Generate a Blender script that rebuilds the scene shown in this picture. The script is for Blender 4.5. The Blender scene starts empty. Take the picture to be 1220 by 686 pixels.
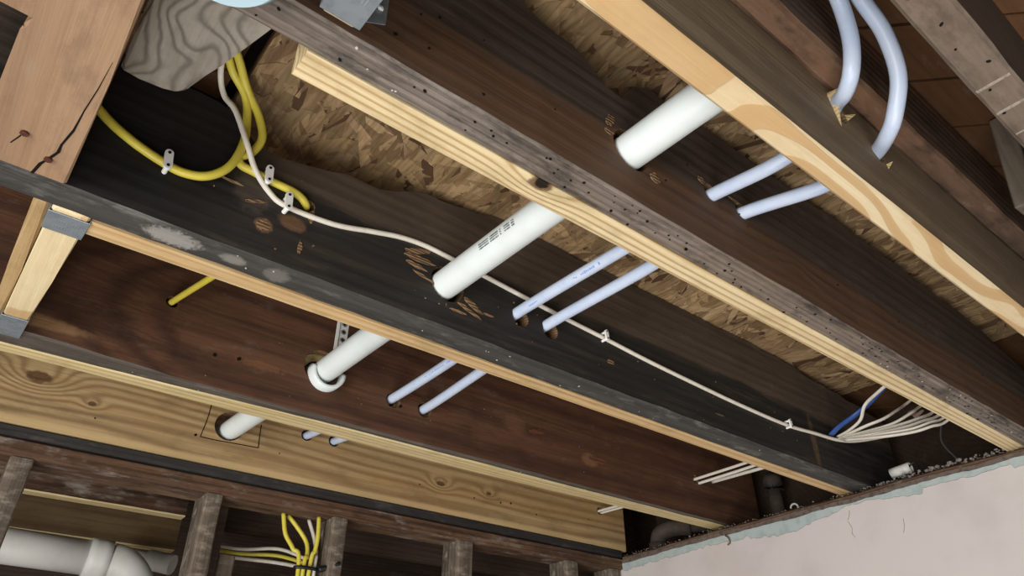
import bpy, bmesh, math, random
from mathutils import Vector, Matrix, noise

H = 0.556          # height of the joist bottoms above the lens (m): the modelling unit below
CZ = 1.70          # lens height above the floor
S = bpy.context.scene
COL = S.collection
random.seed(7)

def P(x, y, z):
    return Vector((x * H, y * H, CZ + z * H))

# ------------------------------------------------------------------ camera
ex = Vector((0.77988999, -0.33900206, 0.52616461))
ey = Vector((-0.6259083, -0.42672084, 0.65280022))
ez = Vector((-0.00322478, 0.83844316, 0.54497951))
cam_data = bpy.data.cameras.new('camera')
cam_data.sensor_width = 36
cam_data.lens = 852.1 * 36 / 1220
cam_data.clip_start = 0.02
cam = bpy.data.objects.new('camera', cam_data)
COL.objects.link(cam)
M = Matrix(((ex[0], ex[1], -ex[2], 0), (ey[0], ey[1], -ey[2], 0), (ez[0], ez[1], -ez[2], CZ), (0, 0, 0, 1)))
cam.matrix_world = M
S.camera = cam
# ------------------------------------------------------------------ light
w = bpy.data.worlds.new('World'); S.world = w; w.use_nodes = True
w.node_tree.nodes['Background'].inputs[0].default_value = (0.93, 0.97, 1.0, 1)
w.node_tree.nodes['Background'].inputs[1].default_value = 0.20
def area(name, loc, target, size, size_y, energy, color):
    l = bpy.data.lights.new(name, 'AREA'); l.shape = 'RECTANGLE'
    l.size = size; l.size_y = size_y; l.energy = energy; l.color = color
    o = bpy.data.objects.new(name, l); COL.objects.link(o)
    o.location = loc
    o.rotation_euler = (Vector(target) - Vector(loc)).to_track_quat('-Z', 'Y').to_euler()
    return o
area('window_daylight', (-2.2, -0.5, 1.0), (1.1, 0.8, 2.2), 1.5, 1.5, 70, (1.0, 0.99, 0.97))
area('floor_bounce_fill', (-0.1, 0.1, 0.10), (0.7, 0.6, 2.3), 2.0, 1.8, 56, (0.97, 0.98, 1.0))  # added fill lamp just above the floor, standing in for bounced daylight
S.view_settings.view_transform = 'Standard'
S.view_settings.look = 'None'
S.view_settings.gamma = 1
S.view_settings.exposure = 0.35

# ------------------------------------------------------------------ node helpers
def lin(c):
    if isinstance(c, str):
        c = [int(c[i:i+2], 16) / 255 for i in (0, 2, 4)]
    return tuple((v / 12.92 if v <= .04045 else ((v + .055) / 1.055) ** 2.4) for v in c) + (1,)

class NT:
    def __init__(s, name):
        s.m = bpy.data.materials.new(name); s.m.use_nodes = True
        s.t = s.m.node_tree; s.n = s.t.nodes; s.l = s.t.links
        s.b = s.n['Principled BSDF']
        s.tc = s.n.new('ShaderNodeTexCoord')
        s.obj = s.tc.outputs['Object']
        sp = s.n.new('ShaderNodeSeparateXYZ'); s.l.new(s.obj, sp.inputs[0])
        s.x, s.y, s.z = sp.outputs
    def put(s, sock, v):
        if isinstance(v, bpy.types.NodeSocket): s.l.new(v, sock)
        else: sock.default_value = v
    def math(s, op, a, b=0.0, c=None, clamp=False):
        n = s.n.new('ShaderNodeMath'); n.operation = op; n.use_clamp = clamp
        s.put(n.inputs[0], a); s.put(n.inputs[1], b)
        if c is not None: s.put(n.inputs[2], c)
        return n.outputs[0]
    def add(s, a, b): return s.math('ADD', a, b)
    def sub(s, a, b): return s.math('SUBTRACT', a, b)
    def mul(s, a, b): return s.math('MULTIPLY', a, b)
    def smooth(s, v, a, b, lo=0.0, hi=1.0):
        n = s.n.new('ShaderNodeMapRange'); n.interpolation_type = 'SMOOTHSTEP'
        s.put(n.inputs[0], v)
        for i, q in enumerate((a, b, lo, hi)): n.inputs[i+1].default_value = q
        return n.outputs[0]
    def vec(s, x, y, z):
        n = s.n.new('ShaderNodeCombineXYZ')
        for i, q in enumerate((x, y, z)): s.put(n.inputs[i], q)
        return n.outputs[0]
    def scaled(s, k, off=(0, 0, 0)):
        n = s.n.new('ShaderNodeMapping'); s.l.new(s.obj, n.inputs[0])
        n.inputs['Scale'].default_value = k; n.inputs['Location'].default_value = off
        return n.outputs[0]
    def noise(s, v, scale=1, detail=3, rough=.55, dist=0):
        n = s.n.new('ShaderNodeTexNoise'); s.put(n.inputs['Vector'], v)
        n.inputs['Scale'].default_value = scale; n.inputs['Detail'].default_value = detail
        n.inputs['Roughness'].default_value = rough; n.inputs['Distortion'].default_value = dist
        return n.outputs[0]
    def mix(s, f, a, b, mode='MIX'):
        n = s.n.new('ShaderNodeMix'); n.data_type = 'RGBA'; n.blend_type = mode
        s.put(n.inputs[0], f); s.put(n.inputs[6], a); s.put(n.inputs[7], b)
        return n.outputs[2]
    def bump(s, h, strength=.3, dist=.002):
        n = s.n.new('ShaderNodeBump'); s.put(n.inputs['Height'], h)
        n.inputs['Strength'].default_value = strength; n.inputs['Distance'].default_value = dist
        s.l.new(n.outputs[0], s.b.inputs['Normal'])
    def done(s, col, rough=.7, spec=.3):
        s.put(s.b.inputs['Base Color'], col); s.put(s.b.inputs['Roughness'], rough)
        s.b.inputs['Specular IOR Level'].default_value = spec
        return s.m

def blob_mask(t, x, y, z, rx, ry, rz, soft=.6, wob=1.0, nscale=60):
    """ellipsoid stain of its own ragged shape, local metres; None ignores an axis"""
    d = None
    for c, p, r in ((t.x, x, rx), (t.y, y, ry), (t.z, z, rz)):
        if p is None: continue
        q = t.math('POWER', t.math('ABSOLUTE', t.mul(t.sub(c, p), 1 / r)), 2.0)
        d = q if d is None else t.add(d, q)
    nz = t.noise(t.obj, nscale, 6, .72)
    d = t.add(d, t.mul(t.sub(nz, .5), wob * 2))
    return t.smooth(d, 1 - soft, 1 + soft, 1, 0)

def wood(name, light, dark, freq=90, warp=.012, wscale=(.8, 5, 5), pith=(.0, -.06, .3), sharp=1.6, ringmix=.7,
         fibre=.25, mottle=.2, tint=None, knots=(), blobs=(), dirt=None, rough=.72, bumpk=.35, axis='x', seed=0, zstain=None, spec=.25, grain=.35, wear=.3, hard=None):
    t = NT(name)
    off = (seed * 1.37, seed * 2.11, seed * .73)
    if axis == 'x': k = wscale; fk = (5, 260, 260)
    elif axis == 'y': k = (wscale[1], wscale[0], wscale[2]); fk = (260, 5, 260)
    else: k = (wscale[1], wscale[2], wscale[0]); fk = (260, 260, 5)
    warpn = t.noise(t.scaled(k, off), 1.0, 2, .45)
    a, b = {'x': (t.y, t.z), 'y': (t.x, t.z), 'z': (t.x, t.y)}[axis]
    da = t.sub(a, pith[1]); db = t.sub(b, pith[2])
    r = t.math('SQRT', t.add(t.mul(da, da), t.mul(db, db)))
    r = t.add(r, t.mul(t.sub(warpn, .5), warp * 2))
    r = t.add(r, t.mul(t.noise(t.scaled((k[0] * 9, k[1] * 9, k[2] * 9), off), 1, 2), .0012))
    kn = None; core = None
    for (p, q, R, plane) in knots:      # ring lines bend round each knot
        u = t.x if axis == 'x' else t.y
        v = t.z if plane == 'z' else t.y
        if axis != 'x' and plane == 'x': v = t.x
        du = t.mul(t.sub(u, p), .55); dv = t.sub(v, q)
        d = t.math('SQRT', t.add(t.mul(du, du), t.mul(dv, dv)))
        g = t.math('EXPONENT', t.mul(t.math('POWER', t.mul(d, 1 / (R * 2.3)), 2.0), -1.0))
        r = t.add(r, t.mul(g, R * 1.5))
        c = t.smooth(t.add(d, t.mul(t.noise(t.obj, 90, 2), R * .6)), R * .95, R * 1.3, 1, 0)
        core = c if core is None else t.math('MAXIMUM', core, c)
    s = t.add(t.mul(t.math('SINE', t.mul(r, freq * 6.2832)), .5), .5)
    ring = t.math('POWER', s, sharp)
    if hard: ring = t.add(t.mul(t.smooth(s, hard, hard + .12), .75), t.mul(s, .25))
    fib = t.noise(t.scaled(fk, off), 1, 3, .6)
    mot = t.noise(t.scaled((k[0] * 1.8, k[1] * 1.6, k[2] * 1.6), (off[1], off[0], 3)), 1, 4, .6)
    col = t.mix(t.mul(ring, ringmix), lin(light), lin(dark))
    col = t.mix(t.mul(t.smooth(fib, .35, .75), fibre), col, lin(dark), 'MULTIPLY' if fibre > .5 else 'MIX')
    mk = {'x': (2.2, 75, 75), 'y': (75, 2.2, 75), 'z': (75, 75, 2.2)}[axis]
    mid = t.noise(t.scaled(mk, (off[2], off[0], off[1])), 1, 4, .62, .3)
    blot = t.noise(t.scaled(tuple(12 if q < 10 else 30 for q in mk), off), 1, 6, .68)
    col = t.mix(t.smooth(mid, .42, .66, 0, grain), col, lin(dark))
    col = t.mix(t.mul(t.smooth(mot, .4, .68), mottle), col, lin(tint or dark))
    col = t.mix(t.smooth(blot, .47, .70, 0, wear), col, t.mix(.5, lin(dark), (.006, .005, .004, 1)))
    col = t.mix(t.smooth(blot, .28, .42, wear * .5, 0), col, t.mix(.5, lin(light), (.42, .40, .37, 1)))
    if core is not None:
        kc = t.mix(t.noise(t.obj, 160, 3), lin('1c120c'), lin('6a472a'))
        col = t.mix(t.mul(core, .85), col, kc)
    if dirt:
        dc, amt, sc = dirt
        dn = t.noise(t.scaled((sc * .35, sc, sc), (off[2], 5, off[0])), 1, 6, .7)
        col = t.mix(t.smooth(dn, .62 - amt * .3, .72, 0, min(1, .4 + amt)), col, lin(dc))
    if zstain:                            # (z0, width, colour below, strength)
        z0, wd, zc, st = zstain
        zz = t.add(t.z, t.mul(t.sub(t.noise(t.scaled((5, 14, 14)), 1, 5, .65), .5), wd * 2.4))
        zm = t.smooth(zz, z0 - wd * .5, z0 + wd * .5, st, 0)
        zcn = t.mix(t.smooth(t.noise(t.scaled((6, 60, 60)), 1, 5, .7), .48, .72, 0, .45), lin(zc), col)
        zcn = t.mix(t.smooth(mid, .45, .7, 0, .4), zcn, lin(dark))
        col = t.mix(zm, col, zcn)
    for bl in blobs:
        (x, y, z, rx, ry, rz, c, st) = bl[:8]
        kw = bl[8] if len(bl) > 8 else {}
        col = t.mix(t.mul(blob_mask(t, x, y, z, rx, ry, rz, **kw), st), col, lin(c))
    t.bump(t.add(t.add(t.mul(fib, .5), t.mul(ring, .5)), t.add(t.mul(mid, .8), t.mul(blot, .5))), min(1, bumpk * 1.4), .002)
    return t.done(col, rough, spec)

def plain(name, c, rough=.5, spec=.4, metal=0, c2=None, nscale=40, amt=.4, bumpk=0, sss=0, stretch=(1, 1, 1), trans=0):
    t = NT(name)
    col = lin(c)
    nz = t.noise(t.scaled(stretch), nscale, 5, .6)
    if c2: col = t.mix(t.smooth(nz, .42, .68, 0, amt), lin(c), lin(c2))
    if bumpk: t.bump(nz, bumpk, .002)
    t.b.inputs['Metallic'].default_value = metal
    if sss:
        t.b.inputs['Subsurface Weight'].default_value = sss
        t.b.inputs['Subsurface Radius'].default_value = (.006, .006, .008)
    if trans: t.b.inputs['Transmission Weight'].default_value = trans
    return t.done(col, rough, spec)

# ------------------------------------------------------------------ mesh helpers
def obj_from_bm(name, bm, mat, parent=None, origin=None, smooth=False):
    me = bpy.data.meshes.new(name)
    if origin is not None:
        bmesh.ops.translate(bm, verts=bm.verts, vec=-Vector(origin))
    bmesh.ops.recalc_face_normals(bm, faces=bm.faces)
    bm.to_mesh(me); bm.free()
    for m in (mat if isinstance(mat, (list, tuple)) else [mat]): me.materials.append(m)
    if smooth:
        for p in me.polygons: p.use_smooth = True
    o = bpy.data.objects.new(name, me); COL.objects.link(o)
    if origin is not None: o.location = origin
    if parent is not None:
        o.parent = parent
        if origin is not None: o.location = Vector(origin) - parent.location
    return o

def tag(o, label, cat, group=None):
    o['label'] = label; o['category'] = cat
    if group: o['group'] = group
    return o
def empty(name, loc, label=None, cat=None, group=None, kind=None):
    o = bpy.data.objects.new(name, None); COL.objects.link(o); o.location = loc
    o.empty_display_size = .05
    if label: tag(o, label, cat, group)
    if kind: o['kind'] = kind
    return o

def interp(tab, x):
    if x <= tab[0][0]: return tab[0][1]
    for (a, va), (b, vb) in zip(tab, tab[1:]):
        if x <= b:
            f = (x - a) / (b - a); f = f * f * (3 - 2 * f)
            return va + (vb - va) * f
    return tab[-1][1]

def loft_board(x0, x1, y0, y1, z0, z1, n=60, jit=.0012, bev=.003, top=None, seed=0, endcut=0, wav=.0):
    """long board along X in world metres (args in H units); ragged worn arrises"""
    bm = bmesh.new(); rings = []
    for i in range(n + 1):
        x = x0 + (x1 - x0) * i / n
        zt = interp(top, x) if top else z1
        y0i = (interp(y0, x) if isinstance(y0, list) else y0) * H
        y1i = (interp(y1, x) if isinstance(y1, list) else y1) * H
        def j(k): return noise.noise(Vector((x * 6 + seed * 9.1, k * 3.3, seed))) * jit + noise.noise(Vector((x * 31 + seed * 5, k * 2.1, seed + 4))) * jit * .6
        za = z0 * H + wav * noise.noise(Vector((x * 1.3, seed, 0)))
        zb = zt * H + (noise.noise(Vector((x * 9, seed, 7))) * jit * 5 if top else 0)
        b = bev + abs(j(9)) * 1.5
        pts = [(y0i + j(0), za + b + abs(j(1))), (y0i + b + abs(j(2)), za + j(3) * .5), (y1i - b - abs(j(4)), za + j(5) * .5), (y1i + j(6), za + b + abs(j(7))),
               (y1i, zb - bev), (y1i - bev, zb), (y0i + bev, zb), (y0i, zb - bev)]
        rings.append([bm.verts.new((x * H + (endcut if i == n else 0) * 0, y, CZ + z)) for y, z in pts])
    m = 8
    for a, b in zip(rings, rings[1:]):
        for k in range(m):
            f = bm.faces.new((a[k], a[(k+1) % m], b[(k+1) % m], b[k]))
            if k in (0, 1, 2): f.material_index = 1
    bm.faces.new(list(reversed(rings[0]))); bm.faces.new(rings[-1])
    return bm

def cut_holes(o, holes):
    """holes: list of (world Vector, radius m, axis Vector, length); real bored holes, cutters are deleted again"""
    if not holes: return
    bm = bmesh.new()
    for c, r, ax, L in holes:
        q = Vector((0, 0, 1)).rotation_difference(Vector(ax)).to_matrix().to_4x4()
        bmesh.ops.create_cone(bm, cap_ends=True, segments=24, radius1=r, radius2=r, depth=L, matrix=Matrix.Translation(c) @ q)
    me = bpy.data.meshes.new('cutter'); bm.to_mesh(me); bm.free()
    me.materials.append(m_torn)
    c = bpy.data.objects.new('cutter', me); COL.objects.link(c)
    md = o.modifiers.new('b', 'BOOLEAN'); md.object = c; md.operation = 'DIFFERENCE'; md.solver = 'EXACT'; md.material_mode = 'TRANSFER'
    bpy.context.view_layer.update()
    dg = bpy.context.evaluated_depsgraph_get()
    nm = bpy.data.meshes.new_from_object(o.evaluated_get(dg))
    o.modifiers.clear(); old = o.data; nm.name = old.name; o.data = nm
    bpy.data.meshes.remove(old); bpy.data.objects.remove(c); bpy.data.meshes.remove(me)

def bm_box(bm, lo, hi, jit=0, mi=0):
    vs = [bm.verts.new((x + random.uniform(-jit, jit), y + random.uniform(-jit, jit), z + random.uniform(-jit, jit)))
          for x in (lo[0], hi[0]) for y in (lo[1], hi[1]) for z in (lo[2], hi[2])]
    for f in ((0, 1, 3, 2), (4, 6, 7, 5), (0, 4, 5, 1), (2, 3, 7, 6), (0, 2, 6, 4), (1, 5, 7, 3)):
        fc = bm.faces.new([vs[i] for i in f]); fc.material_index = mi
    return vs
def bevel_all(bm, w, seg=1):
    bmesh.ops.bevel(bm, geom=list(bm.edges), offset=w, segments=seg, affect='EDGES', profile=.5)

def prism(poly, z0, z1, axis='z', bev=.003):
    """poly in H units; extruded between z0 and z1 (H units) along axis"""
    bm = bmesh.new()
    def mk(a, b, c):
        return P(a, b, c) if axis == 'z' else (P(a, c, b) if axis == 'y' else P(c, a, b))
    lo = [bm.verts.new(mk(a, b, z0)) for a, b in poly]; hi = [bm.verts.new(mk(a, b, z1)) for a, b in poly]
    n = len(poly)
    bm.faces.new(lo); bm.faces.new(list(reversed(hi)))
    for i in range(n): bm.faces.new((lo[i], lo[(i+1) % n], hi[(i+1) % n], hi[i]))
    if bev: bevel_all(bm, bev)
    return bm

def catmull(pts, per=8):
    pts = [Vector(p) for p in pts]
    if len(pts) < 3:
        return [pts[0].lerp(pts[1], i / per) for i in range(per + 1)]
    e = [pts[0] * 2 - pts[1]] + pts + [pts[-1] * 2 - pts[-2]]
    out = []
    for i in range(1, len(e) - 2):
        p0, p1, p2, p3 = e[i-1:i+3]
        for k in range(per):
            t = k / per
            out.append(.5 * ((2*p1) + (p2-p0)*t + (2*p0-5*p1+4*p2-p3)*t*t + (3*p1-p0-3*p2+p3)*t**3))
    out.append(pts[-1]); return out

def tube(pts, r, seg=14, per=8, flat=1.0, up=(0, 0, 1), smoothpath=True, rfun=None, hollow=0, bm=None):
    path = catmull(pts, per) if smoothpath else [Vector(p) for p in pts]
    bm = bm or bmesh.new(); rings = []; U = Vector(up)
    for i, p in enumerate(path):
        tg = (path[min(i+1, len(path)-1)] - path[max(i-1, 0)]).normalized()
        a = tg.cross(U)
        if a.length < 1e-3: a = tg.cross(Vector((1, 0, 0)))
        a.normalize(); b = tg.cross(a).normalized(); U = -b if U.dot(-b) > 0 else b
        rr = r * (rfun(i / (len(path) - 1)) if rfun else 1)
        rings.append([bm.verts.new(p + a * math.cos(2*math.pi*k/seg) * rr + b * math.sin(2*math.pi*k/seg) * rr * flat) for k in range(seg)])
    for q, s in zip(rings, rings[1:]):
        for k in range(seg): bm.faces.new((q[k], q[(k+1) % seg], s[(k+1) % seg], s[k]))
    if hollow:
        for ring, nx in ((rings[0], rings[1]), (rings[-1], rings[-2])):
            c = sum((v.co for v in ring), Vector()) / seg
            d = (sum((v.co for v in nx), Vector()) / seg - c).normalized()
            inn = [bm.verts.new(c + (v.co - c) * (1 - hollow)) for v in ring]
            dp = [bm.verts.new(v.co + d * r * 2) for v in inn]
            for k in range(seg):
                k2 = (k+1) % seg
                bm.faces.new((ring[k], ring[k2], inn[k2], inn[k])); bm.faces.new((inn[k], inn[k2], dp[k2], dp[k]))
            bm.faces.new(dp)
    else:
        bm.faces.new(list(reversed(rings[0]))); bm.faces.new(rings[-1])
    return bm

def smooth_tube(o, ang=40):
    for p in o.data.polygons: p.use_smooth = len(p.vertices) <= 4
    return o

def pipe_obj(name, pts, r, mat, parent=None, **k):
    bm = tube([P(*p) for p in pts], r, **k)
    return smooth_tube(obj_from_bm(name, bm, mat, parent, origin=P(*pts[0])))

def dots(name, centres, nrm, r, mat, parent, depth=.0006, seg=7):
    """small discs standing a hair proud: nail holes, paint flecks"""
    bm = bmesh.new(); n = Vector(nrm).normalized()
    a = n.orthogonal().normalized(); b = n.cross(a)
    for c in centres:
        rr = r * random.uniform(.6, 1.3); asp = random.uniform(.7, 1.5); ph = random.random() * 6
        lo = []; hi = []
        for k in range(seg):
            th = ph + 2 * math.pi * k / seg
            v = a * math.cos(th) * rr * asp * random.uniform(.8, 1.15) + b * math.sin(th) * rr * random.uniform(.8, 1.15)
            lo.append(bm.verts.new(c - n * .002 + v)); hi.append(bm.verts.new(c + n * depth + v * .9))
        bm.faces.new(hi)
        for k in range(seg): bm.faces.new((lo[k], lo[(k+1) % seg], hi[(k+1) % seg], hi[k]))
    o = obj_from_bm(name, bm, mat, parent, origin=parent.location)
    o['kind'] = 'stuff'
    return o

def patch(name, pts, nrm, mat, parent, h=.001):
    """low raised/torn patch: polygon of world points, raised by h along nrm"""
    bm = bmesh.new(); n = Vector(nrm).normalized()
    lo = [bm.verts.new(p - n * .002) for p in pts]; hi = [bm.verts.new(p + n * h * random.uniform(.4, 1.4)) for p in pts]
    c = bm.verts.new(sum((v.co for v in hi), Vector()) / len(hi) + n * h * .3)
    for k in range(len(pts)):
        k2 = (k+1) % len(pts)
        bm.faces.new((lo[k], lo[k2], hi[k2], hi[k])); bm.faces.new((hi[k], hi[k2], c))
    return obj_from_bm(name, bm, mat, parent, origin=parent.location)
#CONTENT
# ------------------------------------------------------------------ materials
m_j1side = wood('brown_old_wood', '564a40', '352b25', freq=60, warp=.02, pith=(0, .35, .45), ringmix=.3, mottle=.35, tint='3a2a22', fibre=.2,
    dirt=('6b5b4e', .15, 14), knots=[(1.614*H, .095*H, .012, 'z')], seed=1,
    zstain=(.17*H, .035*H, '60442f', .8), blobs=[(.95*H, None, .16*H, .05*H, 1, .05*H, '7a5236', .5, dict(nscale=80))])
m_j1bot = wood('weathered_grey_wood', '8b8075', '463e38', freq=150, warp=.006, pith=(0, .1, -.1), ringmix=.45, mottle=.55, tint='7c6a5a', fibre=.45,
    dirt=('3a3531', .6, 34), seed=2, bumpk=.6)
m_pinestripe = wood('striped_new_pine', 'dccaa2', 'a68755', freq=95, warp=.012, wscale=(.9, 9, 9), pith=(0, .075, .012), sharp=3, ringmix=.85,
    fibre=.12, mottle=.25, tint='cdb07e', knots=[(.762*H, -.024*H, .0105, 'y')], blobs=[(.764*H, -.026*H, None, .016*H, .012*H, 1, '17110e', .95, dict(nscale=130, wob=.9, soft=.3))], seed=3, rough=.6)
m_j2side = wood('sooty_black_wood', '594c40', '3b322b', freq=50, warp=.02, ringmix=.3, mottle=.4, tint='43382f', fibre=.3,
    dirt=('66594c', .15, 18), zstain=(.25*H, .03*H, '23211f', .97), seed=4,
    blobs=[(.05*H, None, .3*H, .30*H, 1, .35*H, '191817', .93, dict(nscale=10, wob=.3)),
           (.47*H, None, .14*H, .035*H, 1, .022*H, '7a5a3c', .6, dict(nscale=120)), (.40*H, None, .10*H, .022*H, 1, .02*H, '86664a', .7, dict(nscale=160)),
           (.36*H, None, .20*H, .05*H, 1, .07*H, '5f5448', .45, dict(nscale=90, wob=1.2)), (2.86*H, None, .12*H, .02*H, 1, .12*H, '6a5136', .5, dict(nscale=120, wob=1))])
m_j2bot = wood('sooty_grey_wood', '4a4743', '2c2a28', freq=120, warp=.008, ringmix=.45, mottle=.5, tint='3a3734', fibre=.5,
    dirt=('6f6b66', .35, 34), seed=5, bumpk=.6,
    blobs=[(.22*H, .0, None, .06*H, .03*H, 1, 'a8a49c', .6, dict(nscale=150, wob=1.8)), (.36*H, .0, None, .03*H, .02*H, 1, '9a958c', .5, dict(nscale=120, wob=1.2)), (.47*H, .0, None, .03*H, .03*H, 1, '8a857c', .4, dict(nscale=120, wob=1.2))])
m_tanedge = wood('tan_new_pine', 'ccb084', '9f7d4e', freq=60, warp=.012, wscale=(.8, 8, 8), pith=(0, .12, -.05), sharp=2, ringmix=.5,
    fibre=.15, mottle=.3, tint='c2904f', seed=6, rough=.62)
m_paleedge = wood('pale_new_pine', 'cdbb90', 'a08a5a', freq=90, warp=.01, wscale=(.8, 8, 8), pith=(0, .1, -.08), sharp=2, ringmix=.5,
    fibre=.15, mottle=.3, tint='c9ae6e', seed=7, rough=.62)
m_j3side = wood('dark_red_brown_wood', '634430', '34221a', freq=110, warp=.010, wscale=(.6, 6, 6), pith=(0, .5, .12), ringmix=.65, mottle=.45, tint='4a2d1e', fibre=.3, grain=.5,
    dirt=('2a1a12', .2, 9), seed=8, blobs=[(.72*H, None, .13*H, .08*H, 1, .015*H, '7d5537', .45, dict(nscale=110, wob=2.2)), (2.3*H, None, .14*H, .05*H, 1, .03*H, '8a6444', .5, dict(nscale=90, wob=1.1)),
           (1.85*H, None, .20*H, .06*H, 1, .04*H, '755239', .4, dict(nscale=90, wob=1.1)), (0.02*H, None, .05*H, .16*H, 1, .02*H, '8d6d4b', .7, dict(nscale=70, wob=.8))])
m_j3bot = wood('grey_brown_wood', '5d544b', '35302b', freq=130, warp=.008, ringmix=.4, mottle=.4, tint='463e37', fibre=.5, dirt=('7a7066', .3, 30), seed=9, bumpk=.6)
m_j4side = wood('honey_new_lumber', 'b0966c', '745a3b', freq=170, warp=.024, wscale=(.55, 3.5, 6), pith=(0, .45, -.02), sharp=1.5, ringmix=.7,
    fibre=.2, mottle=.4, tint='9b733f', seed=10,
    knots=[(.142*H, .195*H, .016, 'z'), (.342*H, .14*H, .006, 'z'), (1.964*H, .147*H, .009, 'z'), (2.269*H, .153*H, .006, 'z')],
    blobs=[(None, None, .0, 1, 1, .03*H, 'c9ad7c', .6, dict(nscale=16, wob=.4))])
m_j0bot = wood('blotchy_yellow_pine', 'dac9a4', 'bd9c6e', freq=22, warp=.13, wscale=(2.4, 7, 7), pith=(0, .3, .02), sharp=1.0, ringmix=.95,
    fibre=.1, mottle=.25, tint='c59a63', grain=.12, wear=.12, hard=.5, seed=11, rough=.6)
m_j0side = wood('grey_brown_new_lumber', '8b7a62', '64533e', freq=170, warp=.006, wscale=(.5, 4, 4), pith=(0, .5, .1), ringmix=.5, mottle=.3, tint='5f4f3d', fibre=.4, seed=12)
m_brown = wood('rusty_brown_old_wood', '64503f', '3a2e28', freq=50, warp=.02, ringmix=.3, mottle=.8, tint='7d5c44', fibre=.3, dirt=('2b2624', .5, 12), seed=13, wear=.7)
m_jm = wood('mauve_brown_old_wood', '786a5d', '564a40', freq=90, warp=.01, ringmix=.25, mottle=.5, tint='85705c', fibre=.25, dirt=('57483d', .4, 20), seed=14, wear=.6)
m_darkside = wood('dark_brown_wood', '46372c', '2c221b', freq=70, warp=.01, ringmix=.3, mottle=.4, fibre=.3, seed=15)
m_t1 = wood('pinkish_tan_wood', '9c8065', '765a43', freq=38, warp=.02, wscale=(.9, 7, 7), pith=(0, .02, .25), sharp=1.3, ringmix=.35, mottle=.4, tint='9a7859', fibre=.15, axis='y', seed=16,
    knots=[(.40*H, .02*H, .007, 'x')])
m_t2 = wood('blotchy_pine_block', 'd9c79f', 'a9824f', freq=22, warp=.10, wscale=(2.2, 8, 8), sharp=1.0, ringmix=.7, mottle=.3, tint='e0cda4', fibre=.1, grain=.12, wear=.1, hard=.55, axis='y', seed=17, rough=.6)
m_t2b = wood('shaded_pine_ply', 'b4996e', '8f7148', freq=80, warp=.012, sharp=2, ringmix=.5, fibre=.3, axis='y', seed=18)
m_t3 = wood('weathered_ridged_wood', '9b9487', '575046', freq=210, warp=.036, wscale=(7, 9, 9), pith=(0, .10, .5), sharp=3, ringmix=.7, mottle=.35, tint='7d7365', fibre=.12, grain=.12, wear=.25, axis='y', seed=19, bumpk=1.0)
m_stud = wood('old_grey_brown_stud', '716557', '40362d', freq=60, warp=.02, ringmix=.5, mottle=.5, tint='8a7b6a', fibre=.5, axis='z', dirt=('998d7e', .45, 34), seed=20, bumpk=.9, wear=.7, grain=.6)
m_plate = wood('old_red_brown_plate', '614633', '33261d', freq=60, warp=.016, ringmix=.4, mottle=.75, tint='8c7152', fibre=.4, dirt=('8f857a', .35, 26), seed=21, bumpk=.9, wear=.7, grain=.55)
m_plated = wood('blackened_plate', '393634', '242220', freq=60, warp=.01, ringmix=.3, mottle=.3, fibre=.4, dirt=('55504b', .3, 26), seed=22)
m_plank = wood('orange_brown_plank', '5e4028', '3f2a1a', freq=40, warp=.02, ringmix=.3, mottle=.4, tint='6d4a2c', fibre=.3, seed=23)
m_brace = wood('grey_brace_wood', '7a6e60', '564b40', freq=60, warp=.012, ringmix=.4, mottle=.3, fibre=.4, axis='z', seed=24)
m_torn = wood('torn_fresh_wood', '8c7053', '5f462e', freq=200, warp=.004, ringmix=.5, fibre=.5, seed=25, bumpk=.8)
m_raw = wood('raw_splinter_wood', 'cdb88d', 'a08452', freq=200, warp=.004, ringmix=.4, fibre=.4, seed=26)
m_dark = plain('dark_void_wood', '14100d', .9, .1)
m_hole = plain('nail_hole_black', '171310', .9, .1)
m_fleck = plain('white_fleck', 'b8b2a6', .8, .2)
m_oldplaster = plain('old_plaster_smear', '9b9186', .9, .2, c2='756a5e', nscale=160, amt=.9)
m_rust = plain('rusty_iron', '42261c', .85, .3, c2='6b3a28', nscale=400, amt=.7, bumpk=.4)
m_pvc = plain('white_pvc', 'd9e0dd', .32, .5, c2='c6ccc8', nscale=9, amt=.6, sss=0)
m_pvcdull = plain('dull_white_pvc', 'd6d4cd', .45, .4, c2='c2bfb6', nscale=10, amt=.6)
m_pex = plain('milky_blue_white_pex', 'bfcadb', .35, .5, c2='a9b9d6', nscale=24, amt=.5, sss=.15)
m_pexink = plain('blue_print_ink', '7f97cf', .6, .2)
m_ink = plain('black_print_ink', '4a4d50', .7, .2)
m_yel = plain('yellow_sheath', 'cfc04a', .42, .45, c2='c2ae2e', nscale=50, amt=.4)
m_whc = plain('white_sheath', 'd9d2c4', .45, .4, c2='c4bcab', nscale=60, amt=.5)
m_clip = plain('white_clip_plastic', 'e6e6e0', .4, .45)
m_blue = plain('blue_sheath', '31508e', .4, .4)
m_blk = plain('black_cable_tie', '15161a', .45, .4)
m_zinc = plain('galvanized_steel', '8a9196', .42, .5, metal=.35, c2='70777c', nscale=60, amt=.6, bumpk=.1)
m_zincd = plain('stamped_steel_mark', 'b5bcc0', .4, .5, metal=.7)
m_iron = plain('old_cast_iron', '453e38', .75, .3, c2='5c4a3c', nscale=60, amt=.6, bumpk=.4)
m_lamp = plain('pale_blue_plastic', 'a9c0ca', .35, .5)
m_lampd = plain('teal_blue_rim', '8fb0bd', .35, .5)
m_pink = plain('pink_wall_paint', 'd0c8c3', .8, .25, c2='c5bab5', nscale=5, amt=.7, bumpk=.12)
m_aqua = plain('aqua_old_paint', 'b1bab7', .75, .25, c2='9ba8a6', nscale=40, amt=.7, bumpk=.3)
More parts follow.
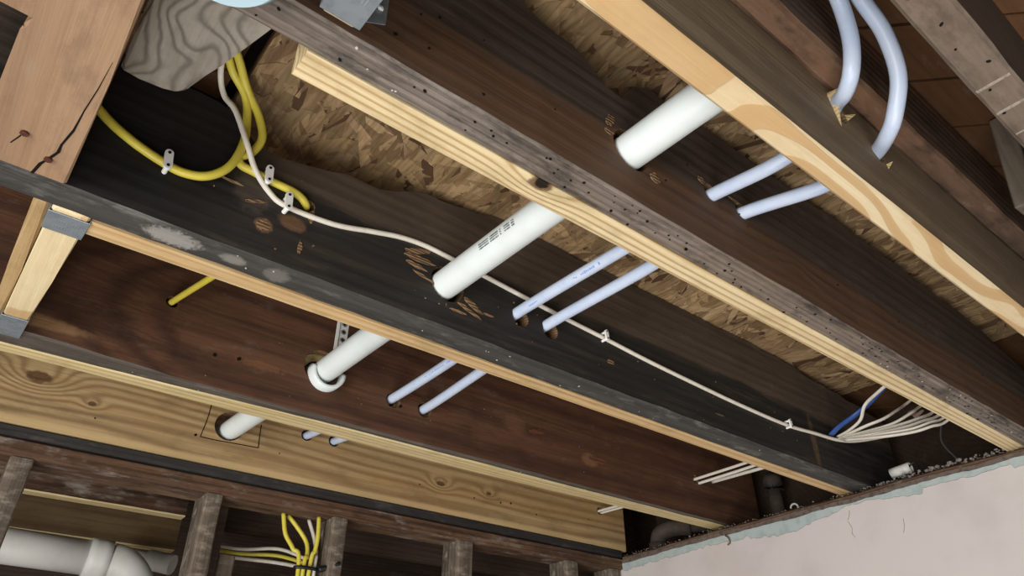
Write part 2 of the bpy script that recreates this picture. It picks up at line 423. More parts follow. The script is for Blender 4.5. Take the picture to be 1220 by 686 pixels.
m_plaster = plain('brown_plaster_core', '6e6158', .9, .2, c2='4e433c', nscale=80, amt=.8, bumpk=.6)
m_crumb = plain('grey_plaster_crumbs', '857f77', .9, .2, c2='5f564f', nscale=200, amt=.8)
m_floor = wood('plywood_floor', 'a58a66', '8a6f4d', freq=10, warp=.05, ringmix=.3, fibre=.2, seed=30)
m_slab = plain('light_block_dark', '1a1512', .9, .1)  # for the added cover that keeps the deck gaps dark
m_osbbase = plain('osb_base', '6e5232', .8, .25, c2='4a3420', nscale=30, amt=.8, bumpk=.4, stretch=(2, .6, 1))

t = NT('osb_strand')
at = t.n.new('ShaderNodeAttribute'); at.attribute_name = 'tint'
fib = t.noise(t.scaled((150, 14, 60)), 1, 4, .65)
colr = t.mix(t.smooth(fib, .38, .72, 0, .6), at.outputs['Color'], lin('50391f'))
t.bump(fib, .5, .002)
m_strand = t.done(colr, .68, .3)

# ------------------------------------------------------------------ setting
fl = bmesh.new(); bm_box(fl, P(-6, -6, -CZ/H) - Vector((0, 0, .04)), P(6, 8, -CZ/H))
o = obj_from_bm('floor', fl, m_floor, origin=(0, 0, 0)); o['kind'] = 'structure'

ZO = 1.50
deck = empty('ceiling', P(1.5, 1, ZO), kind='structure')
bm = bmesh.new(); bm_box(bm, P(-3.2, -2.2, 1.62), P(4.3, 5.6, 1.70))  # added dark cover over the deck, blocks world light at the gaps
obj_from_bm('light_block_cover', bm, m_slab, deck, origin=deck.location)
for (y0, y1) in ((.395, 2.36), (2.37, 4.9)):
    bm = bmesh.new(); bm_box(bm, P(.262, y0, ZO), P(3.36, y1, ZO + .04)); bevel_all(bm, .002)
    obj_from_bm('osb_sheet', bm, m_osbbase, deck, origin=deck.location)
# strands of the chipboard: real flakes lying on the sheet's underside
rnd = random.Random(5)
PAL = ['8c7454', '997f5b', '80694a', '90755a', '786043', 'a08866', '85704f', '947a58', '6b543b', '8a7252', '977d5c', '9c8360', '8e7656', '7d6547', '88704e', '4a3424']
def strands(n, xr, yr, seed, dzmax=.0035):
    bm = bmesh.new(); lay = bm.loops.layers.float_color.new('tint')
    for i in range(n):
        cx = rnd.uniform(*xr) * H; cy = rnd.uniform(*yr) * H
        L = rnd.uniform(.055, .15); W = rnd.uniform(.010, .036)
        an = math.pi/2 + rnd.gauss(0, .55)
        if rnd.random() < .15: an = rnd.uniform(0, math.pi)
        ux, uy = math.cos(an), math.sin(an)
        z = CZ + ZO * H - rnd.uniform(.0002, dzmax)
        t1, t2 = rnd.uniform(-.025, .025), rnd.uniform(-.09, .09)
        outline = [(-.5, rnd.uniform(-.2, .3)), (rnd.uniform(-.35, -.2), -.5), (rnd.uniform(.1, .3), rnd.uniform(-.55, -.4)), (.5, rnd.uniform(-.35, 0)), (rnd.uniform(.38, .5), rnd.uniform(.2, .4)), (rnd.uniform(-.1, .2), .5), (rnd.uniform(-.42, -.3), rnd.uniform(.35, .5))]
        c = lin(rnd.choice(PAL)); k = rnd.uniform(.8, 1.4); c = (c[0]*k, c[1]*k, c[2]*k, 1)
        lo = []; hi = []
        for a, b in outline:
            u = a * L; v = b * W
            x = cx + ux * u - uy * v; y = cy + uy * u + ux * v
            x = min(max(x, .264 * H), 3.355 * H)
            zz = z + u * t1 + v * t2; zz = min(zz, CZ + ZO * H - .0002)
            lo.append(bm.verts.new((x, y, zz - .0006))); hi.append(bm.verts.new((x, y, CZ + ZO * H + .001)))
        fs = [bm.faces.new(list(reversed(lo)))]
        for q in range(7): fs.append(bm.faces.new((lo[q], lo[(q+1) % 7], hi[(q+1) % 7], hi[q])))
        for f in fs:
            for lp in f.loops: lp[lay] = c
    o = obj_from_bm('chipboard_strands', bm, m_strand, deck, origin=deck.location); o['kind'] = 'stuff'
strands(3600, (.28, 3.34), (.86, 1.66), 1)
strands(1200, (.28, 3.34), (.48, .80), 2)

# old diagonal plank subfloor
def clip_poly(poly, fn):
    out = []
    for i, p in enumerate(poly):
        q = poly[(i+1) % len(poly)]; a, b = fn(p), fn(q)
        if a >= 0: out.append(p)
        if (a >= 0) != (b >= 0):
            s = a / (a - b); out.append((p[0] + (q[0]-p[0])*s, p[1] + (q[1]-p[1])*s))
    return out
def planks(x0, x1, y0, y1, zb, wd=.192, off=.05):
    s2 = math.sqrt(.5); k = -40
    while k < 60:
        a = (k * wd + off) + .004; b = ((k+1) * wd + off) - .004; k += 1
        def pt(u, v): return ((u + v) * s2, (u - v) * s2)
        poly = [pt(a, -9), pt(b, -9), pt(b, 9), pt(a, 9)]
        for fn in (lambda p: p[0]-x0, lambda p: x1-p[0], lambda p: p[1]-y0, lambda p: y1-p[1]):
            poly = clip_poly(poly, fn)
            if not poly: break
        if len(poly) < 3: continue
        dz = random.uniform(-.004, .004)
        bm = prism(poly, zb + dz, zb + .04 + dz, bev=0)
        obj_from_bm('plank', bm, m_plank, deck, origin=deck.location)
planks(-1.2, 3.4, -1.0, .385, 1.535, off=.10)
planks(-1.2, .235, .40, 1.6, 1.545)
planks(3.375, 3.9, .4, 3.1, 1.52)

# right-hand plaster wall, across the joist ends
WX = 3.23
wr = empty('wall_right', P(WX, 1, -3.05), kind='structure')
def rag(y, base, amp, seed):
    v = 0
    for o_, f in ((1, 3), (.6, 9), (.4, 27), (.2, 70)): v += noise.noise(Vector((y * f, seed, o_))) * o_
    return base + amp * v
def slab_ragged(name, mat, x0, x1, fn, n=260, ylo=-2.6, yhi=3.02):
    bm = bmesh.new(); cols = []
    for i in range(n + 1):
        y = ylo + (yhi - ylo) * i / n; zt = fn(y)
        cols.append([bm.verts.new(P(x0, y, -3.05)), bm.verts.new(P(x0, y, zt)), bm.verts.new(P(x1, y, zt + .002)), bm.verts.new(P(x1, y, -3.05))])
    for a, b in zip(cols, cols[1:]):
        for k in range(4): bm.faces.new((a[k], a[(k+1) % 4], b[(k+1) % 4], b[k]))
    bm.faces.new(cols[0]); bm.faces.new(list(reversed(cols[-1])))
    return obj_from_bm(name, bm, mat, wr, origin=wr.location)
TOP = [(-2.6, 1.0), (.8, .995), (1.3, .995), (1.63, .985), (2.26, .978), (3.0, .962)]
def edge(kind):
    def f(y):
        t_ = interp(TOP, y)
        if kind == 0: return t_ - .018 + rag(y, 0, .006, 3.1)
        aq = t_ - .040 + rag(y, 0, .009, 1.7)
        if kind == 1: return aq
        d = .040 + .040 * noise.noise(Vector((y * 2.3, 8, 0))) + .014 * noise.noise(Vector((y * 11, 4, 0))) + .010 * noise.noise(Vector((y * 40, 2, 5)))
        if 0.9 < y < 1.25: d *= .5
        return aq - max(.004, d)
    return f
slab_ragged('plaster_core', m_plaster, WX + .006, WX + .05, edge(0))
slab_ragged('old_paint_layer', m_aqua, WX + .003, WX + .0059, edge(1), n=420)
slab_ragged('wall_paint', m_pink, WX, WX + .0029, edge(2), n=700)
bm = loft_board(-2.6, 3.0, 0, 1, .90, .99, n=80, jit=.003, bev=.003)
bm.free()
bm = bmesh.new()
n = 140; rings = []
for i in range(n + 1):
    y = -2.6 + 5.6 * i / n; zt = interp(TOP, y) + .006 + rag(y, 0, .003, 9)
    xx = WX + .012 + .004 * noise.noise(Vector((y * 5, 1, 1)))
    rings.append([bm.verts.new(P(xx, y, .88)), bm.verts.new(P(xx, y, zt - .012)), bm.verts.new(P(xx + .02, y, zt)), bm.verts.new(P(WX + .26, y, zt)), bm.verts.new(P(WX + .26, y, .88))])
for a, b in zip(rings, rings[1:]):
    for k in range(5): bm.faces.new((a[k], a[(k+1) % 5], b[(k+1) % 5], b[k]))
bm.faces.new(rings[0]); bm.faces.new(list(reversed(rings[-1])))
m_platey = wood('old_wall_plate_wood', '6f5340', '463426', freq=60, warp=.01, ringmix=.4, mottle=.5, tint='80654e', fibre=.4, axis='y', seed=33, dirt=('8f877c', .25, 30))
obj_from_bm('top_plate', bm, m_platey, wr, origin=wr.location)
# plaster crumbs along the broken edge
bm = bmesh.new()
for i in range(420):
    y = random.uniform(.55, 3.0) if random.random() < .75 else random.uniform(.9, 1.5)
    zt = interp(TOP, y)
    c = P(WX + random.uniform(.004, .05), y, zt + .004 + random.uniform(-.004, .006) + (.012 * random.random() if .9 < y < 1.35 else 0))
    r = random.uniform(.0008, .0026) * (1.9 if .85 < y < 1.45 and random.random() < .4 else 1)
    bmesh.ops.create_icosphere(bm, subdivisions=1, radius=r, matrix=Matrix.Translation(c) @ Matrix.Diagonal((random.uniform(.6, 1.4), random.uniform(.6, 1.6), random.uniform(.5, 1.2), 1)))
o = obj_from_bm('plaster_crumbs', bm, m_crumb, wr, origin=wr.location); o['kind'] = 'stuff'
bm = tube([P(WX - .004, 2.26, .935), P(WX - .012, 2.24, .92), P(WX - .008, 2.235, .895), P(WX - .012, 2.25, .885)], .0022, seg=6)
obj_from_bm('curled_paint_flake', bm, m_plaster, wr, origin=wr.location)
for pts in ([(1.584, .914), (1.590, .893), (1.604, .873)], [(1.602, .868), (1.592, .835), (1.598, .815), (1.588, .797)], [(1.362, .83), (1.366, .80), (1.377, .775)]):
    bm = tube([P(WX - .0005, a, b) for a, b in pts], .0007, seg=5, per=3)
    obj_from_bm('hairline_crack', bm, m_oldplaster, wr, origin=wr.location)
# black rim board far behind the joist ends
bm = bmesh.new(); bm_box(bm, P(3.82, -1.0, .9), P(3.9, 3.2, 1.6)); obj_from_bm('rim_board', bm, m_darkside, deck, origin=deck.location)

# dark rooms' far sides: back wall past the studs and the beam at the near end of the joists
for nm, lo, hi in (('wall_back', P(-3.2, 5.5, -3.05), P(4.3, 5.6, 1.62)), ('wall_far', P(4.1, 3.2, -3.05), P(4.2, 5.5, 1.62))):
    bm = bmesh.new(); bm_box(bm, lo, hi); o = obj_from_bm(nm, bm, m_darkside, origin=lo); o['kind'] = 'structure'
# ------------------------------------------------------------------ joists
def joist(name, args, mats, label, holes=(), cat='joist', part='beam', **kw):
    x0, x1, y0, y1, z0, z1 = args
    ya = y0[0][1] if isinstance(y0, list) else y0; yb = y1[0][1] if isinstance(y1, list) else y1
    root = empty(name, P(0, (ya + yb) / 2, z0), label, cat)
    bm = loft_board(*args, **kw)
    if mats[0] is mats[1]:
        mats = mats[:1]
        for f in bm.faces: f.material_index = 0
    o = obj_from_bm(part, bm, mats, root, origin=root.location)
    bpy.context.view_layer.update()
    cut_holes(o, [(P(*h[0]), h[1], h[2], h[3] if len(h) > 3 else .16) for h in holes])
    return root

Y = (0, 1, 0)
PR = .0241        # pvc pipe radius
XR = .0098        # pex radius
j1 = joist('ceiling_joist', (-2.2, 3.6, .766, .840, 1.0, 1.44), [m_j1side, m_j1bot],
    'brown old joist with grey nail-pocked underside, its far side lined with striped pale pine',
    holes=[((.970, .80, 1.160), .0320, Y), ((1.268, .80, 1.192), .0150, Y), ((1.396, .80, 1.198), .0150, Y)],
    top=[(-2.2, 1.43), (.62, 1.43), (.80, 1.40), (.93, 1.33), (.97, 1.335), (1.04, 1.43), (1.16, 1.445), (2.0, 1.455), (2.9, 1.43), (3.40, 1.353), (3.6, 1.28)], n=110, jit=.0018, seed=1)
s1 = joist('sister_board', (.232, 3.5, .8415, .906, 1.0, 1.40), [m_pinestripe, m_pinestripe],
    'pale pine board with bold wavy stripes and a dark knot, left end cut square', top=[(0, 1.3), (3.0, 1.3), (3.6, 1.2)],
    holes=[((.960, .87, 1.158), .0285, Y), ((1.245, .87, 1.17), .0135, Y), ((1.385, .87, 1.18), .0135, Y)], cat='board', n=60, jit=.0004, bev=.0025, seed=2)
j2 = joist('ceiling_joist', (-2.2, 3.6, 1.478, [(-2.2, 1.56), (3.6, 1.575)], 1.0, 1.49), [m_j2side, m_j2bot],
    'soot-black joist carrying the clipped white cable and yellow cable loops',
    holes=[((.950, 1.51, 1.150), .0325, Y), ((1.226, 1.51, 1.138), .0175, Y), ((1.349, 1.51, 1.136), .0175, Y), ((.500, 1.51, 1.212), .0115, Y)],
    top=[(-2.2, 1.40), (.0, 1.42), (.25, 1.42), (.31, 1.37), (.345, 1.33), (.636, 1.377), (.90, 1.45), (1.15, 1.49), (2.55, 1.488), (3.21, 1.44), (3.6, 1.40)], n=110, jit=.0018, seed=3)
s2 = joist('sister_board', (.058, 3.5, 1.577, 1.632, 1.0, 1.42), [m_tanedge, m_tanedge],
    'narrow tan pine board edge running behind the soot-black joist', top=[(0, 1.25), (3.6, 1.25)],
    holes=[((.946, 1.60, 1.152), .0285, Y), ((1.225, 1.60, 1.150), .0135, Y), ((1.345, 1.60, 1.150), .0135, Y), ((.49, 1.60, 1.215), .0115, Y)], cat='board', n=60, jit=.0005, bev=.002, seed=4)
j3 = joist('ceiling_joist', (-2.2, 3.6, [(-2.2, 2.235), (0, 2.24), (.55, 2.28), (3.6, 2.28)], [(-2.2, 2.345), (0, 2.343), (1.2, 2.315), (3.6, 2.30)], 1.0, 1.45), [m_j3side, m_j3bot],
    'dark red-brown joist with the white pipe collar, next to the honey-coloured joist',
    holes=[((.935, 2.31, 1.192), .0370, Y), ((1.246, 2.31, 1.146), .0175, Y), ((1.389, 2.31, 1.144), .0175, Y), ((.385, 2.31, 1.257), .0115, Y), ((3.07, 2.31, 1.204), .012, Y)], n=90, jit=.0018, seed=5)
s3 = joist('sister_board', (-2.2, 3.45, [(-2.2, 2.348), (0, 2.346), (1.2, 2.318), (3.5, 2.303)], [(-2.2, 2.40), (0, 2.405), (1.2, 2.42), (3.5, 2.385)], 1.0, 1.42), [m_paleedge, m_paleedge],
    'narrow pale yellow pine edge behind the dark red-brown joist, reaching the left frame edge',
    holes=[((.94, 2.38, 1.178), .030, Y), ((1.245, 2.38, 1.16), .0145, Y), ((1.385, 2.38, 1.155), .0145, Y)], cat='board', n=60, jit=.0005, bev=.002, seed=6)
j4 = joist('ceiling_joist', (-2.2, 3.30, 3.02, 3.09, 1.0, 1.45), [m_j4side, m_j4side],
    'honey-coloured new lumber joist with knots, resting on the stud wall plate',
    holes=[((.872, 3.055, 1.180), .0350, Y), ((1.222, 3.055, 1.226), .0150, Y), ((1.358, 3.055, 1.230), .0150, Y), ((3.10, 3.055, 1.208), .0125, Y)], n=60, jit=.0006, seed=7)
j0 = joist('ceiling_joist', (-2.2, 3.6, .420, .484, 1.0, 1.49), [m_j0side, m_j0bot],
    'broad new pine joist with blotchy yellow underside, two milky tubes bending up out of it',
    holes=[((.974, .484, 1.160), .0275, Y, .05), ((1.285, .45, 1.200), .0150, Y), ((1.438, .45, 1.168), .0140, Y)], n=60, jit=.0005, seed=8)
jb = joist('ceiling_joist', (-2.2, 3.6, .357, .418, 1.26, 1.53), [m_brown, m_brown],
    'shallow rusty brown joist set higher against the broad blotchy pine joist',
    n=80, jit=.002, seed=9)
jm = joist('ceiling_joist', (-2.2, 3.6, .105, .173, 1.0, 1.53), [m_darkside, m_jm],
    'mauve-brown old joist with white plaster lines across its underside, top right corner', n=80, jit=.0012, seed=10)
j5 = joist('ceiling_joist', (-1.2, .97, 3.75, 3.82, .97, 1.45), [m_plate, m_paleedge],
    'dark joist with a thin pale bottom edge seen between the two left studs', n=30, jit=.0008, seed=11)
j6 = joist('ceiling_joist', (-1.2, 1.15, 4.5, 4.57, .97, 1.45), [wood('deep_honey_lumber', '7b6446', '52402b', freq=90, warp=.008, pith=(0, .5, .1), ringmix=.6, fibre=.3, seed=41), m_paleedge],
    'straight-grained brown joist just above the large white drain, beyond the studs', n=30, jit=.0005, seed=12)
bm = bmesh.new(); bm_box(bm, P(.985, 3.42, .86), P(3.4, 3.47, 1.45)); bevel_all(bm, .002)
o = obj_from_bm('backing_board', bm, m_darkside, origin=P(2, 3.45, .86)); tag(o, 'dark brown board standing behind the right-hand studs', 'board')

# nail holes, flecks, scars
rn = random.Random(3)
dots('nail_holes', [P(.0 + 3.2 * rn.random(), rn.uniform(.775, .832), 1.0) for _ in range(120)], (0, 0, -1), .0018, m_hole, j1)
dots('nail_holes', [P(rn.uniform(.2, 3.0), .766, rn.uniform(1.03, 1.35)) for _ in range(26)], (0, -1, 0), .0016, m_hole, j1)
dots('paint_flecks', [P(rn.uniform(.0, 3.2), rn.uniform(.775, .832), 1.0) for _ in range(14)], (0, 0, -1), .0014, m_fleck, j1)
dots('nail_holes', [P(x, rn.uniform(.12, .16), 1.0) for x in (.93, 1.02, 1.09, 1.16, 1.23, 1.31, 1.38)], (0, 0, -1), .0024, m_hole, jm)
dots('nail_holes', [P(a, 3.02, b) for a, b in ((.367, 1.087), (.744, 1.111), (1.11, 1.114), (2.176, 1.114), (1.841, 1.119), (2.35, 1.12), (2.6, 1.10), (3.0, 1.14), (2.42, 1.13))], (0, -1, 0), .0026, m_hole, j4)
dots('nail_holes', [P(a, 2.28, b) for a, b in ((.30, 1.19), (.36, 1.16), (.42, 1.11), (.56, 1.12), (.64, 1.13), (1.28, 1.13), (.12, 1.31))], (0, -1, 0), .0036, m_hole, j3)
dots('paint_flecks', [P(rn.uniform(-.1, 3.0), rn.uniform(1.49, 1.555), 1.0) for _ in range(16)], (0, 0, -1), .0014, m_fleck, j2)
dots('paint_flecks', [P(rn.uniform(.2, 3.0), 1.478, rn.uniform(1.02, 1.3)) for _ in range(40)], (0, -1, 0), .0014, m_torn, j2)
dots('paint_flecks', [P(rn.uniform(.0, 3.0), rn.uniform(2.285, 2.335), 1.0) for _ in range(12)], (0, 0, -1), .0013, m_fleck, j3)
dots('paint_flecks', [P(rn.uniform(.0, 3.1), 2.28, rn.uniform(1.02, 1.3)) for _ in range(26)], (0, -1, 0), .0013, m_torn, j3)
def strip_xy(x, y0, y1, z, w_, sk=0):
    return [P(x, y0, z), P(x + w_, y0, z), P(x + w_ * 1.1 + sk, (y0+y1)/2, z), P(x + w_ + 2*sk, y1, z), P(x + 2*sk, y1, z), P(x - w_*.1 + sk, (y0+y1)/2, z)]
for x, y0, y1, w_ in ((.895, .125, .168, .006), (.93, .110, .130, .004), (1.215, .112, .168, .006), (1.30, .112, .168, .006), (1.385, .118, .166, .004), (1.46, .112, .166, .005)):
    o = patch('plaster_line', strip_xy(x, y0, y1, 1.0, w_), (0, 0, -1), m_oldplaster, jm, .0004)
def star_patch(name, c, rad, n, mat, par, seed, sq=(1, 1), nrm=(0, -1, 0)):
    r_ = random.Random(seed); pts = []
    for k in range(n):
        th = 2*math.pi*k/n; q = rad * (r_.uniform(.75, 1.0) if k % 2 else r_.uniform(.35, .7))
        pts.append(P(c[0] + math.cos(th) * q * sq[0], c[1], c[2] + math.sin(th) * q * sq[1]))
    return patch(name, pts, nrm, mat, par, .0012)
# torn wood beside the bored holes: long slivers pulled out along the grain
def sliver(c, L, W, seed, mat, par, y, skew=0):
    r_ = random.Random(seed); top_, bot = [], []
    n_ = 7
    for k in range(n_ + 1):
        u = k / n_; env = math.sin(math.pi * min(1, u * .9 + .08)) ** .7
        xx = c[0] + (u - .5) * L; zz = c[1] + skew * (u - .5)
        top_.append((xx + r_.uniform(-.1, .1) * L * .5, zz + W * env * r_.uniform(.3, .6))); bot.append((xx + r_.uniform(-.1, .1) * L * .5, zz - W * env * r_.uniform(.3, .6)))
    patch('torn_wood', [P(a, y, b) for a, b in top_ + bot[::-1]], (0, -1, 0), mat, par, .0009)
for c, L, W, sk in (((.845, 1.222), .085, .022, .03), ((.852, 1.195), .11, .020, .0), ((.842, 1.168), .075, .014, -.01), ((.875, 1.14), .09, .010, -.02), ((1.045, 1.11), .075, .022, -.03), ((1.03, 1.088), .09, .014, -.03), ((.99, 1.072), .06, .01, 0)):
    sliver(c, L, W, c[0] * 1000, m_torn, j2, 1.4778, sk)
for c, L, W, sk in (((.40, 1.098), .034, .03, .0), ((.402, 1.113), .03, .01, 0), ((.515, 1.185), .018, .045, 0), ((.50, 1.075), .012, .05, 0), ((1.62, 1.108), .034, .018, 0), ((.30, 1.19), .06, .008, 0), ((.37, 1.16), .05, .01, .02), ((1.10, 1.10), .04, .008, 0), ((2.2, 1.07), .05, .006, 0)):
    sliver(c, L, W, c[0] * 1000, m_torn, j2, 1.4778, sk)
for c, L, W, sk in (((.908, 1.215), .03, .035, .02), ((.90, 1.175), .03, .02, 0), ((1.045, 1.115), .035, .03, 0), ((1.235, 1.215), .03, .02, 0), ((1.37, 1.22), .05, .012, 0)):
    sliver(c, L, W, c[0] * 1000, m_torn, j1, .7657, sk)
m_redtorn = wood('red_torn_wood', '704a34', '4a2c1e', fibre=.4, seed=44)
for c, L, W, sk in (((1.46, 1.17), .12, .022, -.01), ((1.33, 1.185), .10, .02, -.01), ((1.43, 1.195), .08, .014, 0), ((1.98, 1.2), .09, .03, .02), ((2.35, 1.15), .12, .03, 0)):
    sliver(c, L, W, c[0] * 1000, m_redtorn, j3, 2.2797, sk)
# splinters sticking out round the first tube hole
for a, b, c_ in (((1.248, .421, 1.235), (1.243, .398, 1.228), (1.268, .421, 1.150)), ((1.250, .421, 1.24), (1.262, .398, 1.245), (1.285, .421, 1.236)), ((1.312, .421, 1.215), (1.335, .405, 1.218), (1.315, .421, 1.195)), ((1.462, .421, 1.150), (1.476, .408, 1.158), (1.466, .421, 1.135))):
    v = [P(*a), P(*b), P(*c_)]
    bm = bmesh.new(); nn = (v[1]-v[0]).cross(v[2]-v[0]).normalized() * .0015
    lo = [bm.verts.new(q) for q in v]; hi = [bm.verts.new(q + nn) for q in v]
    bm.faces.new(lo); bm.faces.new(list(reversed(hi)))
    for k in range(3): bm.faces.new((lo[k], lo[(k+1) % 3], hi[(k+1) % 3], hi[k]))
    obj_from_bm('splinter', bm, m_raw, j0, origin=j0.location)
# carpenter's marks round the pipe hole on the new joist
for pts in ([(.778, 1.262), (.775, 1.19), (.764, 1.108)], [(.764, 1.108), (.83, 1.108), (.90, 1.112), (1.012, 1.116)], [(1.012, 1.116), (1.008, 1.17), (1.006, 1.222)]):
    bm = tube([P(a, 3.0195, b) for a, b in pts], .0011, seg=6, per=5)
    obj_from_bm('pencil_mark', bm, m_hole, j4, origin=j4.location)
# ------------------------------------------------------------------ blocking between the joists
def block(name, poly, z0, z1, mat, label, bev=.003):
    cx = sum(p[0] for p in poly) / len(poly); cy = sum(p[1] for p in poly) / len(poly)
    root = empty(name, P(cx, cy, z0), label, 'board')
    obj_from_bm('timber', prism(poly, z0, z1, bev=bev), mat, root, origin=root.location)
    return root
t1 = block('blocking_timber', [(-.013, .843), (-.012, 1.12), (-.014, 1.474), (-.15, 1.474), (-.166, 1.245), (-.151, 1.09), (-.157, 1.085), (-.134, 1.05), (-.7, 1.03), (-.7, .843)], 1.0, 1.40, m_t1,
    'wide pinkish-tan timber block with a long crack and two rusty nails, top left')
for x, y in ((-.108, 1.352), (-.058, 1.405)):
    bm = bmesh.new()
    bmesh.ops.create_cone(bm, cap_ends=True, segments=9, radius1=.0045, radius2=.0040, depth=.003, matrix=Matrix.Translation(P(x, y, 1.0) - Vector((0, 0, .001))))
    obj_from_bm('nail_head', bm, m_rust, t1, origin=t1.location)
def crack(pts, wd, par, z=1.0):
    """a split in the underside, thin dark wedge"""
    poly = [P(x - w_ , y, z) for (x, y), w_ in zip(pts, wd)] + [P(x + w_, y, z) for (x, y), w_ in reversed(list(zip(pts, wd)))]
    patch('crack', poly, (0, 0, -1), m_hole, par, .0003)
crack([(-.076, 1.472), (-.068, 1.43), (-.058, 1.405)], (.003, .0032, .002), t1)
crack([(-.058, 1.405), (-.046, 1.37), (-.046, 1.345)], (.003, .0026, .0022), t1)
crack([(-.046, 1.345), (-.036, 1.29), (-.032, 1.22)], (.0022, .0018, .0012), t1)
crack([(-.032, 1.22), (-.025, 1.15), (-.020, 1.07)], (.0012, .0009, .0003), t1)
crack([(-.125, 1.40), (-.115, 1.372), (-.108, 1.35)], (.0012, .0014, .001), t1)
t2 = block('blocking_timber', [(-.022, 1.563), (.055, 1.563), (.040, 1.90), (.022, 2.277), (-.035, 2.277), (-.028, 1.90)], 1.0, 1.38, m_t2,
    'blotchy new pine block held by a steel hanger at each end, left frame edge')
t2b = block('blocking_timber', [(-.060, 1.563), (-.0235, 1.563), (-.030, 1.90), (-.0365, 2.277), (-.062, 2.277), (-.0615, 1.90)], 1.008, 1.38, m_t2b,
    'thin shaded pine ply along the left side of the blotchy pine block', bev=.006)
q = 1.15
t3 = block('blocking_timber', [(-.008, .846), (-.008, 1.243), (.03, 1.248), (.075, 1.244), (.100, 1.236), (.114, 1.219), (.150, 1.10), (.192, .955), (.212, .846)], q, 1.42, m_t3,
    'weathered grey timber block with raised wavy grain, between two joists at top left', bev=.004)
t0 = block('blocking_timber', [(.198, .486), (.28, .486), (.276, .757), (.215, .757)], 1.006, 1.38, m_t2, 'pine block mostly hidden above the steel hanger at the top edge')
t4 = empty('cross_bridging', P(2.07, .29, 1.226), 'grey slanting bridging board beside the top right joist', 'board')
bm = bmesh.new()
v = [(2.0, .32, 1.226), (2.13, .317, 1.24), (2.15, .283, 1.528), (2.0, .283, 1.528)]
lo = [bm.verts.new(P(*p)) for p in v]; hi = [bm.verts.new(P(a, b - .055, c)) for a, b, c in v]
bm.faces.new(lo); bm.faces.new(list(reversed(hi)))
for k in range(4): bm.faces.new((lo[k], lo[(k+1) % 4], hi[(k+1) % 4], hi[k]))
bevel_all(bm, .002); obj_from_bm('timber', bm, m_brace, t4, origin=t4.location)

def hanger(x0, x1, x2, x3, ya, yb, yf, zb, label, flange_dir, fh=.30, fz=.04, fw=.12):
    """seat under the block (x0..x1 at ya, x2..x3 at yb), cheeks up its sides, nailed flanges on the joist at yf"""
    r = empty('joist_hanger', P((x0+x1)/2, yf, zb), label, 'bracket')
    T = .0016 / H
    obj_from_bm('seat', prism([(x0 - T, ya), (x1 + T, ya), (x3 + T, yb), (x2 - T, yb)], zb - T, zb, bev=.0004), m_zinc, r, origin=r.location)
    for s_, xa, xb in ((-1, x0, x2), (1, x1, x3)):
        a = sorted(((xa, ya), (xb, yb)), key=lambda p: abs(p[1] - yf))   # near flange first
        zc = zb + fh * .8
        bm = bmesh.new()
        e = T * s_
        q = [(a[0][0], a[0][1], zb), (a[1][0], a[1][1], zb), (a[1][0], a[1][1], zb + .05), (a[0][0], a[0][1], zc)]
        lo = [bm.verts.new(P(*p)) for p in q]; hi = [bm.verts.new(P(p[0] + e, p[1], p[2])) for p in q]
        bm.faces.new(lo); bm.faces.new(list(reversed(hi)))
        for k in range(4): bm.faces.new((lo[k], lo[(k+1) % 4], hi[(k+1) % 4], hi[k]))
        obj_from_bm('cheek', bm, m_zinc, r, origin=r.location)
        xf0 = a[0][0] + e; xf1 = xf0 + s_ * fw
        poly = [(xf0, zb + fz), (xf1, zb + fz + .03), (xf1, zb + fh), (xf0, zb + fh)]
        yy0, yy1 = sorted((yf, yf - flange_dir * .0012 / H))
        fo = obj_from_bm('flange', prism(poly, yy0, yy1, axis='y', bev=0), m_zinc, r, origin=r.location)
        for kz in (.10, .19, .27):
            for kx in (.3, .7):
                bm = bmesh.new()
                c = P(xf0 + s_ * fw * kx, yf - flange_dir * .003 / H, zb + kz)
                bmesh.ops.create_icosphere(bm, subdivisions=1, radius=.0038, matrix=Matrix.Translation(c) @ Matrix.Diagonal((1, .6, 1, 1)))
                nl = obj_from_bm('nail', bm, m_clip, fo, origin=r.location); nl.location = (0, 0, 0)
    # faint stamped rows on the seat
    bm = bmesh.new(); rr = random.Random(x0)
    for row in range(2):
        for k in range(9):
            u = .2 + .65 * (k / 9) ; yy = ya + (yb - ya) * (.35 + .3 * row)
            xx = x0 + (x1 - x0) * u
            if rr.random() < .8: bm_box(bm, P(xx, yy, zb - T) - Vector((0, 0, .0003)), P(xx + (x1 - x0) * .04, yy + (yb - ya) * .10, zb - T))
    o = obj_from_bm('stamped_marks', bm, m_zincd, r, origin=r.location); o['kind'] = 'stuff'
    return r
h1 = hanger(-.0235, .0560, -.024, .0525, 1.577, 1.655, 1.5775, .9985, 'small steel hanger under the blotchy pine block, at the soot-black joist', -1, fh=.2)
h2 = hanger(-.034, .027, -.0355, .0235, 2.150, 2.275, 2.2785, .9985, 'steel hanger holding the blotchy pine block to the dark red-brown joist', 1, fh=.30, fw=.085)
h3 = hanger(.199, .281, .212, .2785, .56, .748, .7645, 1.004, 'steel hanger plate at the top edge beside the nail-pocked joist', 1, fh=.25, fw=.05)

